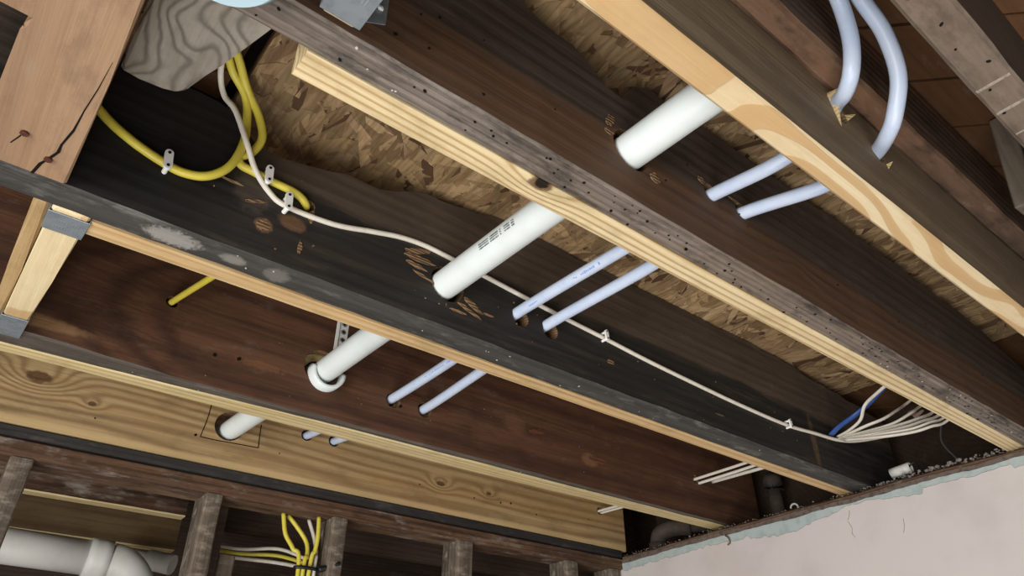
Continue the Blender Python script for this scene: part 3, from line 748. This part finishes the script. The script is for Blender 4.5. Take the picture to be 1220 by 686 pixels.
# ------------------------------------------------------------------ stud wall under the new joist
wl = empty('wall_left', P(1.5, 3.08, -3.05), kind='structure')
for nm, a, mt, sd in (('upper_plate', (-2.2, 3.25, 3.012, 3.18, .952, .998), m_plated, 21), ('lower_plate', (-2.2, 3.24, 3.0, 3.155, .885, .948), m_plate, 22)):
    obj_from_bm(nm, loft_board(*a, n=90, jit=.002, seed=sd), [mt, mt], wl, origin=wl.location)
for i, (a, b) in enumerate(((.150, .222), (.839, .906), (1.401, 1.467), (2.076, 2.165), (2.794, 2.88), (3.14, 3.215), (-.55, -.48))):
    bm = bmesh.new(); zs = [-3.05 + (3.05 + .884) * k / 40 for k in range(41)]; rings = []
    for z in zs:
        jj = lambda k: noise.noise(Vector((z * 7, k * 3.1, i * 5.7))) * .0022 / H
        rings.append([bm.verts.new(P(x + jj(k), y + jj(k + 5), z)) for k, (x, y) in enumerate(((a, 3.006), (a + .006, 3.0), (b - .006, 3.0), (b, 3.006), (b, 3.14), (a, 3.14)))])
    for q, s in zip(rings, rings[1:]):
        for k in range(6): bm.faces.new((q[k], q[(k+1) % 6], s[(k+1) % 6], s[k]))
    bm.faces.new(rings[0]); bm.faces.new(list(reversed(rings[-1])))
    obj_from_bm('stud', bm, m_stud, wl, origin=P(a, 3.05, -3.05))
bm = bmesh.new(); bm_box(bm, P(-2.2, 3.0, -3.057), P(3.22, 3.14, -2.99)); obj_from_bm('bottom_plate', bm, m_plate, wl, origin=wl.location)
bm = bmesh.new(); bm_box(bm, P(.925, 3.16, -.5), P(.985, 3.40, .94)); o = obj_from_bm('dark_post', bm, m_darkside, origin=P(.95, 3.3, -.5)); tag(o, 'dark post close behind the second stud from the left', 'post')
bm = bmesh.new(); bm_box(bm, P(.99, 3.16, -.5), P(1.055, 3.25, .70)); bevel_all(bm, .003); o = obj_from_bm('short_stud', bm, m_stud, origin=P(1.02, 3.2, -.5)); tag(o, 'short brown stud stub right of the dark post', 'post')

# ------------------------------------------------------------------ pipes and tubes
d1 = empty('drain_pipe', P(.985, .43, 1.158), 'white plastic pipe running through three joists, in the middle of the photo', 'pipe')
bm = tube([P(*p) for p in ((.982, .432, 1.160), (.975, .60, 1.158), (.970, .766, 1.157), (.958, 1.06, 1.155), (.944, 1.46, 1.148), (.946, 1.9, 1.165), (.948, 2.27, 1.176), (.948, 2.335, 1.178))], PR, seg=32, per=5, hollow=.12)
smooth_tube(obj_from_bm('tube', bm, m_pvc, d1, origin=d1.location))
def print_marks(par, a, b, rad_dir, r, n, mat, rows=1, size=.0022, gap=.35, seed=1):
    """faint printed ticks along a pipe from a to b, on the side facing rad_dir"""
    bm = bmesh.new(); rr = random.Random(seed)
    A, B = P(*a), P(*b); d = (B - A).normalized(); u = Vector(rad_dir); u = (u - d * u.dot(d)).normalized(); s = d.cross(u)
    for k in range(n):
        if rr.random() < gap: continue
        c = A.lerp(B, k / n)
        for row in range(rows):
            an = (row - (rows-1)/2) * .16
            uu = (u * math.cos(an) + s * math.sin(an)); ss = d.cross(uu)
            w_ = (B - A).length / n * .35; h_ = size * rr.uniform(.4, 1)
            c0 = c + uu * (r + .0002)
            vs = [bm.verts.new(c0 + d * i_ * w_ + ss * j_ * h_ + uu * k_) for k_ in (-.0004, .00015) for i_, j_ in ((-1, -1), (1, -1), (1, 1), (-1, 1))]
            bm.faces.new(vs[4:])
            for q in range(4): bm.faces.new((vs[q], vs[(q+1) % 4], vs[4 + (q+1) % 4], vs[4 + q]))
    o = obj_from_bm('printed_marks', bm, mat, par, origin=par.location); o['kind'] = 'stuff'
print_marks(d1, (.952, 1.12, 1.154), (.947, 1.27, 1.151), (-.95, -.3, -.25), PR, 26, m_ink, rows=3, size=.0009)
# collar: open half-ring hub round the pipe at the red-brown joist
def arc_collar(c, r0, r1, L, a0, a1, n=30):
    bm = bmesh.new(); rings = []
    for k in range(n + 1):
        th = a0 + (a1 - a0) * k / n
        ca, sa = math.cos(th), math.sin(th)
        tp = 1 - max(0, (abs(k / n - .5) - .42) / .08) * .5
        rings.append([bm.verts.new(c + Vector((ca * rr, yy * 1, sa * rr))) for rr, yy in ((r0, 0), (r1 * 1.0, 0), (r1, -L * tp), (r1 - .004, -L * tp - .002), (r0 + .002, -L * tp - .0015), (r0, -L * tp))])
    for q, s in zip(rings, rings[1:]):
        for k in range(6): bm.faces.new((q[k], q[(k+1) % 6], s[(k+1) % 6], s[k]))
    bm.faces.new(rings[0]); bm.faces.new(list(reversed(rings[-1])))
    return bm
cc = P(.955, 2.335, 1.165)
col = obj_from_bm('pipe_collar', arc_collar(cc, .0285, .0365, .052, math.radians(150), math.radians(385)), m_pvc, origin=cc)
smooth_tube(col); tag(col, 'open white plastic collar around the pipe at the dark red-brown joist', 'fitting')
d2 = empty('drain_pipe', P(.935, 2.36, 1.18), 'short white pipe length entering the marked hole in the honey-coloured joist', 'pipe')
bm = tube([P(.935, 2.345, 1.18), P(.925, 2.5, 1.18), P(.895, 2.9, 1.176), P(.870, 3.3, 1.17)], PR, seg=28, per=5, hollow=.12)
smooth_tube(obj_from_bm('tube', bm, m_pvc, d2, origin=d2.location))

px = [('milky blue-white tube nearer the white pipe, running through every joist hole', [(1.18, .02, 1.53)], 0)]
def pexpts_from(dl):
    out = []
    for (u, v, D) in dl:
        c = Vector((u - 610, -(v - 343), 852.1)) / 852.1 * D
        out.append((c.dot(ex_v), c.dot(ey_v), c.dot(ez_v)))
    return out
loopA = [(.88, .29, 1.56), (.97, .29, 1.51), (1.06, .29, 1.45), (1.123, .295, 1.388), (1.166, .306, 1.330), (1.188, .320, 1.264), (1.204, .345, 1.208), (1.235, .380, 1.197), (1.274, .418, 1.220)]
loopB = [(.84, .27, 1.56), (.93, .27, 1.52), (1.03, .275, 1.46), (1.150, .272, 1.405), (1.196, .270, 1.352), (1.251, .270, 1.295), (1.306, .290, 1.222), (1.341, .335, 1.160), (1.375, .372, 1.150), (1.426, .415, 1.168)]
tA = empty('flexible_water_tube', P(1.29, .42, 1.2), 'milky blue-white tube nearer the white pipe, through every joist', 'tube')
tB = empty('flexible_water_tube', P(1.44, .42, 1.18), 'milky blue-white tube farther right of the white pipe, with the outer bend at the top', 'tube')
ptsA = loopA + [(1.286, .45, 1.205), (1.290, .50, 1.185), (1.276, .60, 1.166), (1.272, .766, 1.186), (1.262, .85, 1.178), (1.232, 1.05, 1.156), (1.212, 1.46, 1.150), (1.222, 1.62, 1.15), (1.235, 1.9, 1.148), (1.243, 2.27, 1.154), (1.240, 2.42, 1.17), (1.226, 3.02, 1.226), (1.224, 3.14, 1.24)]
ptsB = loopB + [(1.442, .45, 1.170), (1.440, .50, 1.164), (1.425, .58, 1.160), (1.399, .766, 1.190), (1.372, .90, 1.176), (1.352, 1.1, 1.156), (1.334, 1.46, 1.150), (1.346, 1.62, 1.15), (1.366, 1.9, 1.148), (1.388, 2.27, 1.148), (1.385, 2.42, 1.165), (1.362, 3.02, 1.231), (1.358, 3.14, 1.24)]
for par, pts in ((tA, ptsA), (tB, ptsB)):
    bm = tube([P(*p) for p in pts], XR, seg=18, per=7, hollow=.2)
    smooth_tube(obj_from_bm('tube', bm, m_pex, par, origin=par.location))
print_marks(tA, (1.225, 1.12, 1.155), (1.213, 1.42, 1.151), (-.6, -.4, -.7), XR, 44, m_pexink, 1, .0022, seed=2)
print_marks(tA, (1.226, 1.70, 1.150), (1.243, 2.2, 1.153), (-.6, -.4, -.7), XR, 60, m_pexink, 1, .0022, seed=3)
print_marks(tB, (1.350, 1.12, 1.156), (1.336, 1.42, 1.151), (-.6, -.4, -.7), XR, 40, m_pexink, 1, .0014, gap=.6, seed=4)

# perforated strap
st = empty('pipe_strap', P(.955, 2.19, 1.2), 'perforated strap hanging behind the white pipe in front of the red-brown joist', 'strap')
sx = .905; 
bm = bmesh.new()
def strap_piece(u0, z0, z1, wdt, y=2.2):
    bm_box(bm, P(u0, y, z0), P(u0 + wdt, y, z1) + Vector((0, .0012, 0)))
strap_piece(.949, 1.19, 1.49, .036)
obj_from_bm('band', bm, m_clip, st, origin=st.location)
bm = bmesh.new(); bm_box(bm, P(.937, 2.195, 1.19), P(.948, 2.195, 1.49) + Vector((0, .0022, 0)))
obj_from_bm('folded_edge', bm, m_clip, st, origin=st.location)
for k in range(9):
    c = P(.967, 2.2, 1.215 + .033 * k)
    bm = bmesh.new(); bmesh.ops.create_cone(bm, cap_ends=True, segments=14, radius1=.0062, radius2=.0055, depth=.0012, matrix=Matrix.Translation(c) @ Matrix.Rotation(math.pi/2, 4, 'X'))
    e_ = obj_from_bm('eyelet', bm, m_zinc, st, origin=st.location)
    bm = bmesh.new(); bmesh.ops.create_cone(bm, cap_ends=True, segments=10, radius1=.0026, radius2=.0026, depth=.002, matrix=Matrix.Translation(c) @ Matrix.Rotation(math.pi/2, 4, 'X'))
    obj_from_bm('hole', bm, m_hole, st, origin=st.location)

# ------------------------------------------------------------------ cables
def cable(name, pts, r, mat, label, cat='cable', flat=1.0, up=(0, 1, 0), per=8, group=None):
    bm = tube([P(*p) for p in pts], r, seg=10, per=per, flat=flat, up=up)
    o = smooth_tube(obj_from_bm(name, bm, mat, origin=P(*pts[0])))
    return tag(o, label, cat, group)
YF = 1.478 - .0105
cable('yellow_cable', [(-.12, 1.44, 1.30), (-.014, YF, 1.222), (.063, YF, 1.178), (.145, YF + .002, 1.154), (.195, YF - .003, 1.146), (.242, YF - .012, 1.158), (.280, YF - .02, 1.203), (.297, YF - .02, 1.28), (.296, YF - .01, 1.36), (.268, YF - .04, 1.425), (.215, 1.40, 1.462), (.165, 1.33, 1.485)],
      .0060, m_yel, 'yellow cable from behind the tan block, sagging into a loop on the black joist')
cable('yellow_cable', [(.165, 1.30, 1.478), (.215, 1.36, 1.468), (.265, 1.415, 1.44), (.315, YF - .03, 1.39), (.338, YF - .02, 1.335), (.325, YF - .01, 1.285), (.303, YF, 1.262), (.310, YF + .002, 1.243), (.345, YF + .002, 1.238), (.39, YF + .002, 1.233), (.455, YF, 1.228), (.488, YF + .006, 1.216), (.499, 1.50, 1.212), (.49, 1.60, 1.214), (.455, 1.85, 1.225), (.385, 2.27, 1.257), (.38, 2.34, 1.26)],
      .0060, m_yel, 'yellow cable looping into a hole in the black joist and out beyond it')
cable('white_cable', [(.165, 1.32, 1.47), (.195, 1.42, 1.452), (.222, YF - .02, 1.415), (.255, YF - .034, 1.37), (.300, YF - .034, 1.29), (.345, YF - .01, 1.235), (.395, YF + .004, 1.198), (.445, YF + .006, 1.180), (.576, YF + .006, 1.186), (.69, YF + .006, 1.216), (.778, YF + .006, 1.238), (.86, YF + .006, 1.246), (.952, YF + .006, 1.241), (1.08, YF + .006, 1.230), (1.211, YF + .006, 1.218), (1.40, YF + .006, 1.202), (1.59, YF + .006, 1.189), (1.80, YF + .006, 1.172), (2.06, YF + .006, 1.158), (2.35, YF + .006, 1.146), (2.66, YF + .006, 1.143), (2.86, YF, 1.155), (3.05, YF - .01, 1.165), (3.2, 1.42, 1.19), (3.42, 1.30, 1.25)],
      .0042, m_whc, 'long white cable clipped along the face of the soot-black joist', flat=1.0)
def clip(x, z, tilt, label, sc=1.0, yo=0):
    root = empty('cable_clip', P(x, 1.478, z), label, 'clip', None)
    bm = bmesh.new(); L = .010 * sc; w_ = .0052 * sc
    pts = []
    for k in range(13): th = math.pi * k / 12; pts.append((math.cos(th) * w_, L + math.sin(th) * w_))
    for k in range(13): th = math.pi + math.pi * k / 12; pts.append((math.cos(th) * w_, -L + math.sin(th) * w_))
    ca, sa = math.cos(tilt), math.sin(tilt)
    def W(u, v, y): return Vector((u * ca - v * sa, y, u * sa + v * ca)) + P(x, 1.478, z)
    lo = [bm.verts.new(W(u, v, -.0135 + yo)) for u, v in pts]; hi = [bm.verts.new(W(u, v, -.0175 + yo)) for u, v in pts]
    bm.faces.new(lo); bm.faces.new(list(reversed(hi)))
    for k in range(len(pts)): bm.faces.new((lo[k], lo[(k+1) % len(pts)], hi[(k+1) % len(pts)], hi[k]))
    obj_from_bm('bridge', bm, m_clip, root, origin=root.location)
    for s_ in (-1, 1):
        bm = bmesh.new(); bmesh.ops.create_cone(bm, cap_ends=True, segments=10, radius1=.0034 * sc, radius2=.0034 * sc, depth=.0135 + yo, matrix=Matrix.Translation(W(0, s_ * L, -.0068 - yo / 2 + yo)) @ Matrix.Rotation(math.pi/2, 4, 'X'))
        obj_from_bm('foot', bm, m_clip, root, origin=root.location)
        bm = bmesh.new(); bmesh.ops.create_cone(bm, cap_ends=True, segments=10, radius1=.0022 * sc, radius2=.0018 * sc, depth=.002, matrix=Matrix.Translation(W(0, s_ * L, -.0178 + yo)) @ Matrix.Rotation(math.pi/2, 4, 'X'))
        obj_from_bm('nail_head', bm, m_hole, root, origin=root.location)
    return root
clip(.150, 1.153, .15, 'white plastic clip on the left yellow cable')
clip(.378, 1.236, .1, 'white plastic clip on the yellow cable just before its hole')
clip(.440, 1.180, .1, 'white plastic clip at the left end of the long white cable, below the yellow one')
clip(1.585, 1.190, .1, 'white plastic clip on the white cable right of the two milky tubes', .72, .002)
clip(2.655, 1.143, .1, 'white plastic clip on the white cable near the pink wall', .72, .002)

# bundle at the wall end of the middle bay
bund = [[(3.055, 1.46, 1.176), (3.023, 1.322, 1.18), (3.056, 1.251, 1.2), (3.139, 1.218, 1.25), (3.23, 1.211, 1.3)],
 [(3.039, 1.452, 1.170), (3.036, 1.297, 1.16), (3.06, 1.214, 1.17), (3.113, 1.155, 1.21), (3.2, 1.142, 1.26)],
 [(3.045, 1.444, 1.165), (3.033, 1.28, 1.15), (3.071, 1.186, 1.16), (3.117, 1.13, 1.18), (3.183, 1.099, 1.21)],
 [(3.031, 1.438, 1.160), (3.008, 1.272, 1.13), (3.059, 1.168, 1.14), (3.105, 1.113, 1.16), (3.157, 1.075, 1.18)],
 [(3.037, 1.431, 1.155), (3.004, 1.254, 1.12), (3.046, 1.15, 1.12), (3.091, 1.085, 1.14), (3.147, 1.057, 1.16)],
 [(3.023, 1.424, 1.150), (2.997, 1.246, 1.105), (3.045, 1.142, 1.105), (3.078, 1.079, 1.118), (3.135, 1.051, 1.138)]]
for i, pts in enumerate(bund):
    q = pts[-1]
    cable('white_cable', pts + [(q[0] + .05, q[1] - .07, q[2] + .05), (q[0] + .12, q[1] - .16, q[2] + .10)], .0056, m_whc,
          'white cable of the bundle by the pink wall, ' + ('topmost' if i == 0 else 'lowest' if i == 5 else ['', 'second', 'third', 'fourth', 'fifth'][i]) + (' of the six' if i in (0, 5) else ' of six from the top'), flat=.6, up=(0, 0, 1), group='white cables bundled by the pink wall')
cable('blue_cable', [(2.998, 1.466, 1.18), (2.987, 1.413, 1.20), (2.974, 1.33, 1.22), (2.993, 1.26, 1.26), (3.002, 1.2, 1.30), (3.01, 1.10, 1.36), (3.02, 1.0, 1.42)], .0085, m_blue, 'blue cable above the white bundle near the pink wall', flat=.5, up=(0, 0, 1))
cable('white_cable', [(3.041, 1.458, 1.18), (3.008, 1.383, 1.18), (2.988, 1.316, 1.20), (2.962, 1.268, 1.245), (2.984, 1.208, 1.29), (3.00, 1.09, 1.35)], .0046, m_whc, 'white cable twisting along the blue cable', flat=.6, up=(0, 0, 1))
# wall end of the third bay
for dx, dz, lab in ((0, 0, 'upper'), (.028, -.016, 'lower')):
    cable('white_cable', [(3.07 + dx, 2.30, 1.204 + dz), (3.06 + dx, 2.2, 1.2 + dz), (3.07 + dx, 2.0, 1.205 + dz), (3.08 + dx, 1.8, 1.215 + dz), (3.08 + dx, 1.64, 1.22 + dz)], .0040, m_whc, lab + ' cable of the left white pair leaving the red-brown joist by the pink wall', flat=.7)
for dx, dz, lab in ((0, 0, 'lower'), (.03, .012, 'upper')):
    cable('white_cable', [(3.20 + dx, 2.27, 1.212 + dz), (3.19 + dx, 2.1, 1.205 + dz), (3.22 + dx, 1.9, 1.212 + dz), (3.27 + dx, 1.64, 1.23 + dz)], .0050, m_whc, lab + ' cable of the right white pair leaving the red-brown joist by the pink wall', flat=.8)
for dx, dz, lab in ((0, 0, 'left'), (.03, -.004, 'right')):
    cable('white_cable', [(3.09 + dx, 3.05, 1.206 + dz), (3.10 + dx, 2.9, 1.206 + dz), (3.14 + dx, 2.6, 1.21 + dz), (3.15 + dx, 2.42, 1.21 + dz)], .0042, m_whc, lab + ' short white cable leaving the hole at the right end of the honey joist', flat=.7)
# iron pipes
ip = empty('iron_pipe', P(3.55, 2.05, .99), 'dark upright iron pipe with a collar, behind the pink wall top', 'pipe')
zs = [P(3.52, 2.18, .96), P(3.50, 2.08, 1.12), P(3.48, 1.98, 1.28)]
zs = [P(3.62, 2.17, .9), P(3.62, 2.17, 1.22)]
smooth_tube(obj_from_bm('tube', tube(zs, .021, seg=18, per=4), m_iron, ip, origin=ip.location))
smooth_tube(obj_from_bm('coupling', tube([P(3.62, 2.17, 1.22), P(3.62, 2.17, 1.30)], .029, seg=18, per=3), m_iron, ip, origin=ip.location))
smooth_tube(obj_from_bm('upper_tube', tube([P(3.62, 2.17, 1.30), P(3.62, 2.17, 1.5)], .021, seg=18, per=3), m_iron, ip, origin=ip.location))
el = empty('iron_elbow', P(3.45, 2.72, 1.0), 'small rusty iron pipe elbow behind the wall corner, right end of the honey joist', 'pipe')
smooth_tube(obj_from_bm('bend', tube([P(3.36, 2.82, .94), P(3.36, 2.82, 1.02), P(3.37, 2.80, 1.075), P(3.41, 2.74, 1.10), P(3.47, 2.66, 1.10)], .026, seg=18, per=6), m_iron, el, origin=el.location))
smooth_tube(obj_from_bm('hub', tube([P(3.36, 2.82, .93), P(3.36, 2.82, 1.02)], .031, seg=18, per=3), m_iron, el, origin=el.location))
smooth_tube(obj_from_bm('tube', tube([P(3.47, 2.66, 1.10), P(3.75, 2.3, 1.10)], .018, seg=14, per=3), m_iron, el, origin=el.location))
pe = empty('conduit_end', P(3.32, 1.33, 1.0), 'short cut end of white conduit on the pink wall plate', 'pipe')
smooth_tube(obj_from_bm('tube', tube([P(3.30, 1.385, 1.045), P(3.30, 1.295, 1.052)], .0125, seg=18, per=3, hollow=.18), m_pvcdull, pe, origin=pe.location))
smooth_tube(obj_from_bm('wire', tube([P(3.31, 1.32, 1.01), P(3.305, 1.31, 1.05), P(3.31, 1.28, 1.07), P(3.31, 1.27, 1.03)], .0022, seg=8), m_blk, pe, origin=pe.location))
o = cable('grey_wire', [(3.5, 1.18, 1.28), (3.45, 1.19, 1.17), (3.40, 1.13, 1.05), (3.40, 1.12, .995)], .0022, plain('grey_sheath', '5c5c5c', .5), 'thin grey wire dropping into the dark behind the pink wall')
bm = bmesh.new()
for k in range(17):
    pass
bm.free()
hk = [P(3.33 + .0, 1.905 + .02 * math.cos(a), 1.015 + .02 * math.sin(a)) for a in [math.pi * 2 * k / 12 for k in range(11)]]
o = smooth_tube(obj_from_bm('wire_hook', tube(hk, .0026, seg=8, per=3, up=(1, 0, 0)), m_clip, origin=hk[0])); tag(o, 'tiny white ring on the wall plate between the black and red-brown joists', 'hook')
o = bmesh.new(); bmesh.ops.create_icosphere(o, subdivisions=2, radius=.009, matrix=Matrix.Translation(P(3.6, 1.33, 1.40)) @ Matrix.Diagonal((1, 1.3, .8, 1)))
bmesh.ops.create_cone(o, cap_ends=True, segments=8, radius1=.008, radius2=.003, depth=.03, matrix=Matrix.Translation(P(3.6, 1.30, 1.385)) @ Matrix.Rotation(1.2, 4, 'X'))
ob = obj_from_bm('pale_knob', o, plain('pinkish_lump', '9a7f70', .7), origin=P(3.6, 1.33, 1.4)); tag(ob, 'small pale lump stuck in the dark corner behind the cable bundle', 'debris')  # pale knob by the far timber, a plain lump

# ------------------------------------------------------------------ things seen through the stud wall
bd = empty('large_drain_pipe', P(.3, 4.05, .8), 'large dull white drain with hub and elbow, behind the studs at bottom left', 'pipe')
RB = .043
A = P(-.9, 4.62, .875); B = P(.80, 3.90, .765)
A = P(-.6, 4.07, .815); B = P(.64, 3.96, .772)
smooth_tube(obj_from_bm('tube', tube([A, B], RB, seg=32, per=4), m_pvcdull, bd, origin=bd.location))
d_ = (B - A).normalized()
smooth_tube(obj_from_bm('hub', tube([B - d_ * .004, B + d_ * .05], RB + .006, seg=32, per=3), m_pvcdull, bd, origin=bd.location))
e0 = B + d_ * .05
smooth_tube(obj_from_bm('elbow', tube([e0, e0 + d_ * .035 + Vector((0, 0, -.006)), e0 + d_ * .07 + Vector((0, 0, -.035)), e0 + d_ * .088 + Vector((0, 0, -.08)), e0 + d_ * .09 + Vector((0, 0, -.2))], RB + .002, seg=32, per=8), m_pvcdull, bd, origin=bd.location))
sf = empty('white_fitting', P(.95, 4.1, .8), 'small white pipe fitting behind the second stud from the left', 'fitting')
smooth_tube(obj_from_bm('tube', tube([P(.90, 4.42, .90), P(1.06, 4.3, .86)], .022, seg=20, per=3), m_pvcdull, sf, origin=sf.location))
smooth_tube(obj_from_bm('hub', tube([P(.99, 4.35, .878), P(1.10, 4.27, .85)], .029, seg=20, per=3), m_pvcdull, sf, origin=sf.location))
yc = [(1.10, 0), (1.15, 1), (1.30, 2)]
cable('yellow_cable', [(1.205, 3.10, .885), (1.225, 3.09, .80), (1.26, 3.07, .74), (1.290, 3.05, .665), (1.292, 3.05, .2)], .0052, m_yel, 'leftmost of three yellow cables dropping beside the third stud')
cable('yellow_cable', [(1.235, 3.12, .885), (1.275, 3.10, .84), (1.322, 3.08, .775), (1.325, 3.06, .71), (1.312, 3.05, .66), (1.312, 3.05, .2)], .0052, m_yel, 'middle one of three yellow cables dropping beside the third stud')
cable('yellow_cable', [(1.355, 3.06, .885), (1.358, 3.05, .80), (1.354, 3.05, .74), (1.340, 3.05, .665), (1.336, 3.05, .2)], .0052, m_yel, 'rightmost of three yellow cables dropping beside the third stud')
cable('white_cable', [(1.34, 3.13, .885), (1.365, 3.10, .80), (1.374, 3.08, .73), (1.366, 3.06, .665), (1.36, 3.06, .2)], .0048, m_whc, 'white cable hanging behind the rightmost yellow cable of the third stud')
zt = empty('cable_tie', P(1.32, 3.04, .662), 'black tie round the three yellow cables beside the third stud', 'tie')
ring = [P(1.328 + .052 * math.cos(a), 3.055 + .022 * math.sin(a), .662) for a in [2 * math.pi * k / 16 for k in range(17)]]
smooth_tube(obj_from_bm('strap', tube(ring, .0042, seg=8, per=2, up=(0, 0, 1)), m_blk, zt, origin=zt.location))
bm = tube([P(1.375, 3.035, .662), P(1.41, 3.02, .672), P(1.455, 3.0, .692)], .008, seg=8, per=4, rfun=lambda u: 1 - .4 * u)
smooth_tube(obj_from_bm('tail', bm, m_blk, zt, origin=zt.location))
for i, (dz, m_, lb) in enumerate(((0, m_whc, 'pale cable lying low behind the short brown stud stub'), (-.02, m_yel, 'yellow cable lying low behind the short brown stud stub'), (-.04, m_whc, 'lowest pale cable behind the short brown stud stub'))):
    cable('white_cable' if m_ is m_whc else 'yellow_cable', [(1.02, 3.40, .78 + dz), (1.15, 3.37, .775 + dz), (1.3, 3.33, .79 + dz * 1.5), (1.44, 3.33, .765 + dz)], .0046, m_, lb)
# little tangle of cable ends above the three cables
bm = bmesh.new()
bm.free()

# ------------------------------------------------------------------ round lamp at the top edge
lp = empty('round_ceiling_light', P(.06, .725, .985), 'pale blue-white round light cut off by the top edge', 'lamp')
for nm, r0, r1, z0, z1, mt in (('rim', .050, .054, .975, .997, m_lampd), ('cover', .044, .052, .955, .975, m_lamp)):
    bm = bmesh.new(); bmesh.ops.create_cone(bm, cap_ends=True, segments=48, radius1=r0, radius2=r1, depth=(z1 - z0) * H, matrix=Matrix.Translation(P(.06, .725, (z0 + z1) / 2)))
    smooth_tube(obj_from_bm(nm, bm, mt, lp, origin=lp.location))
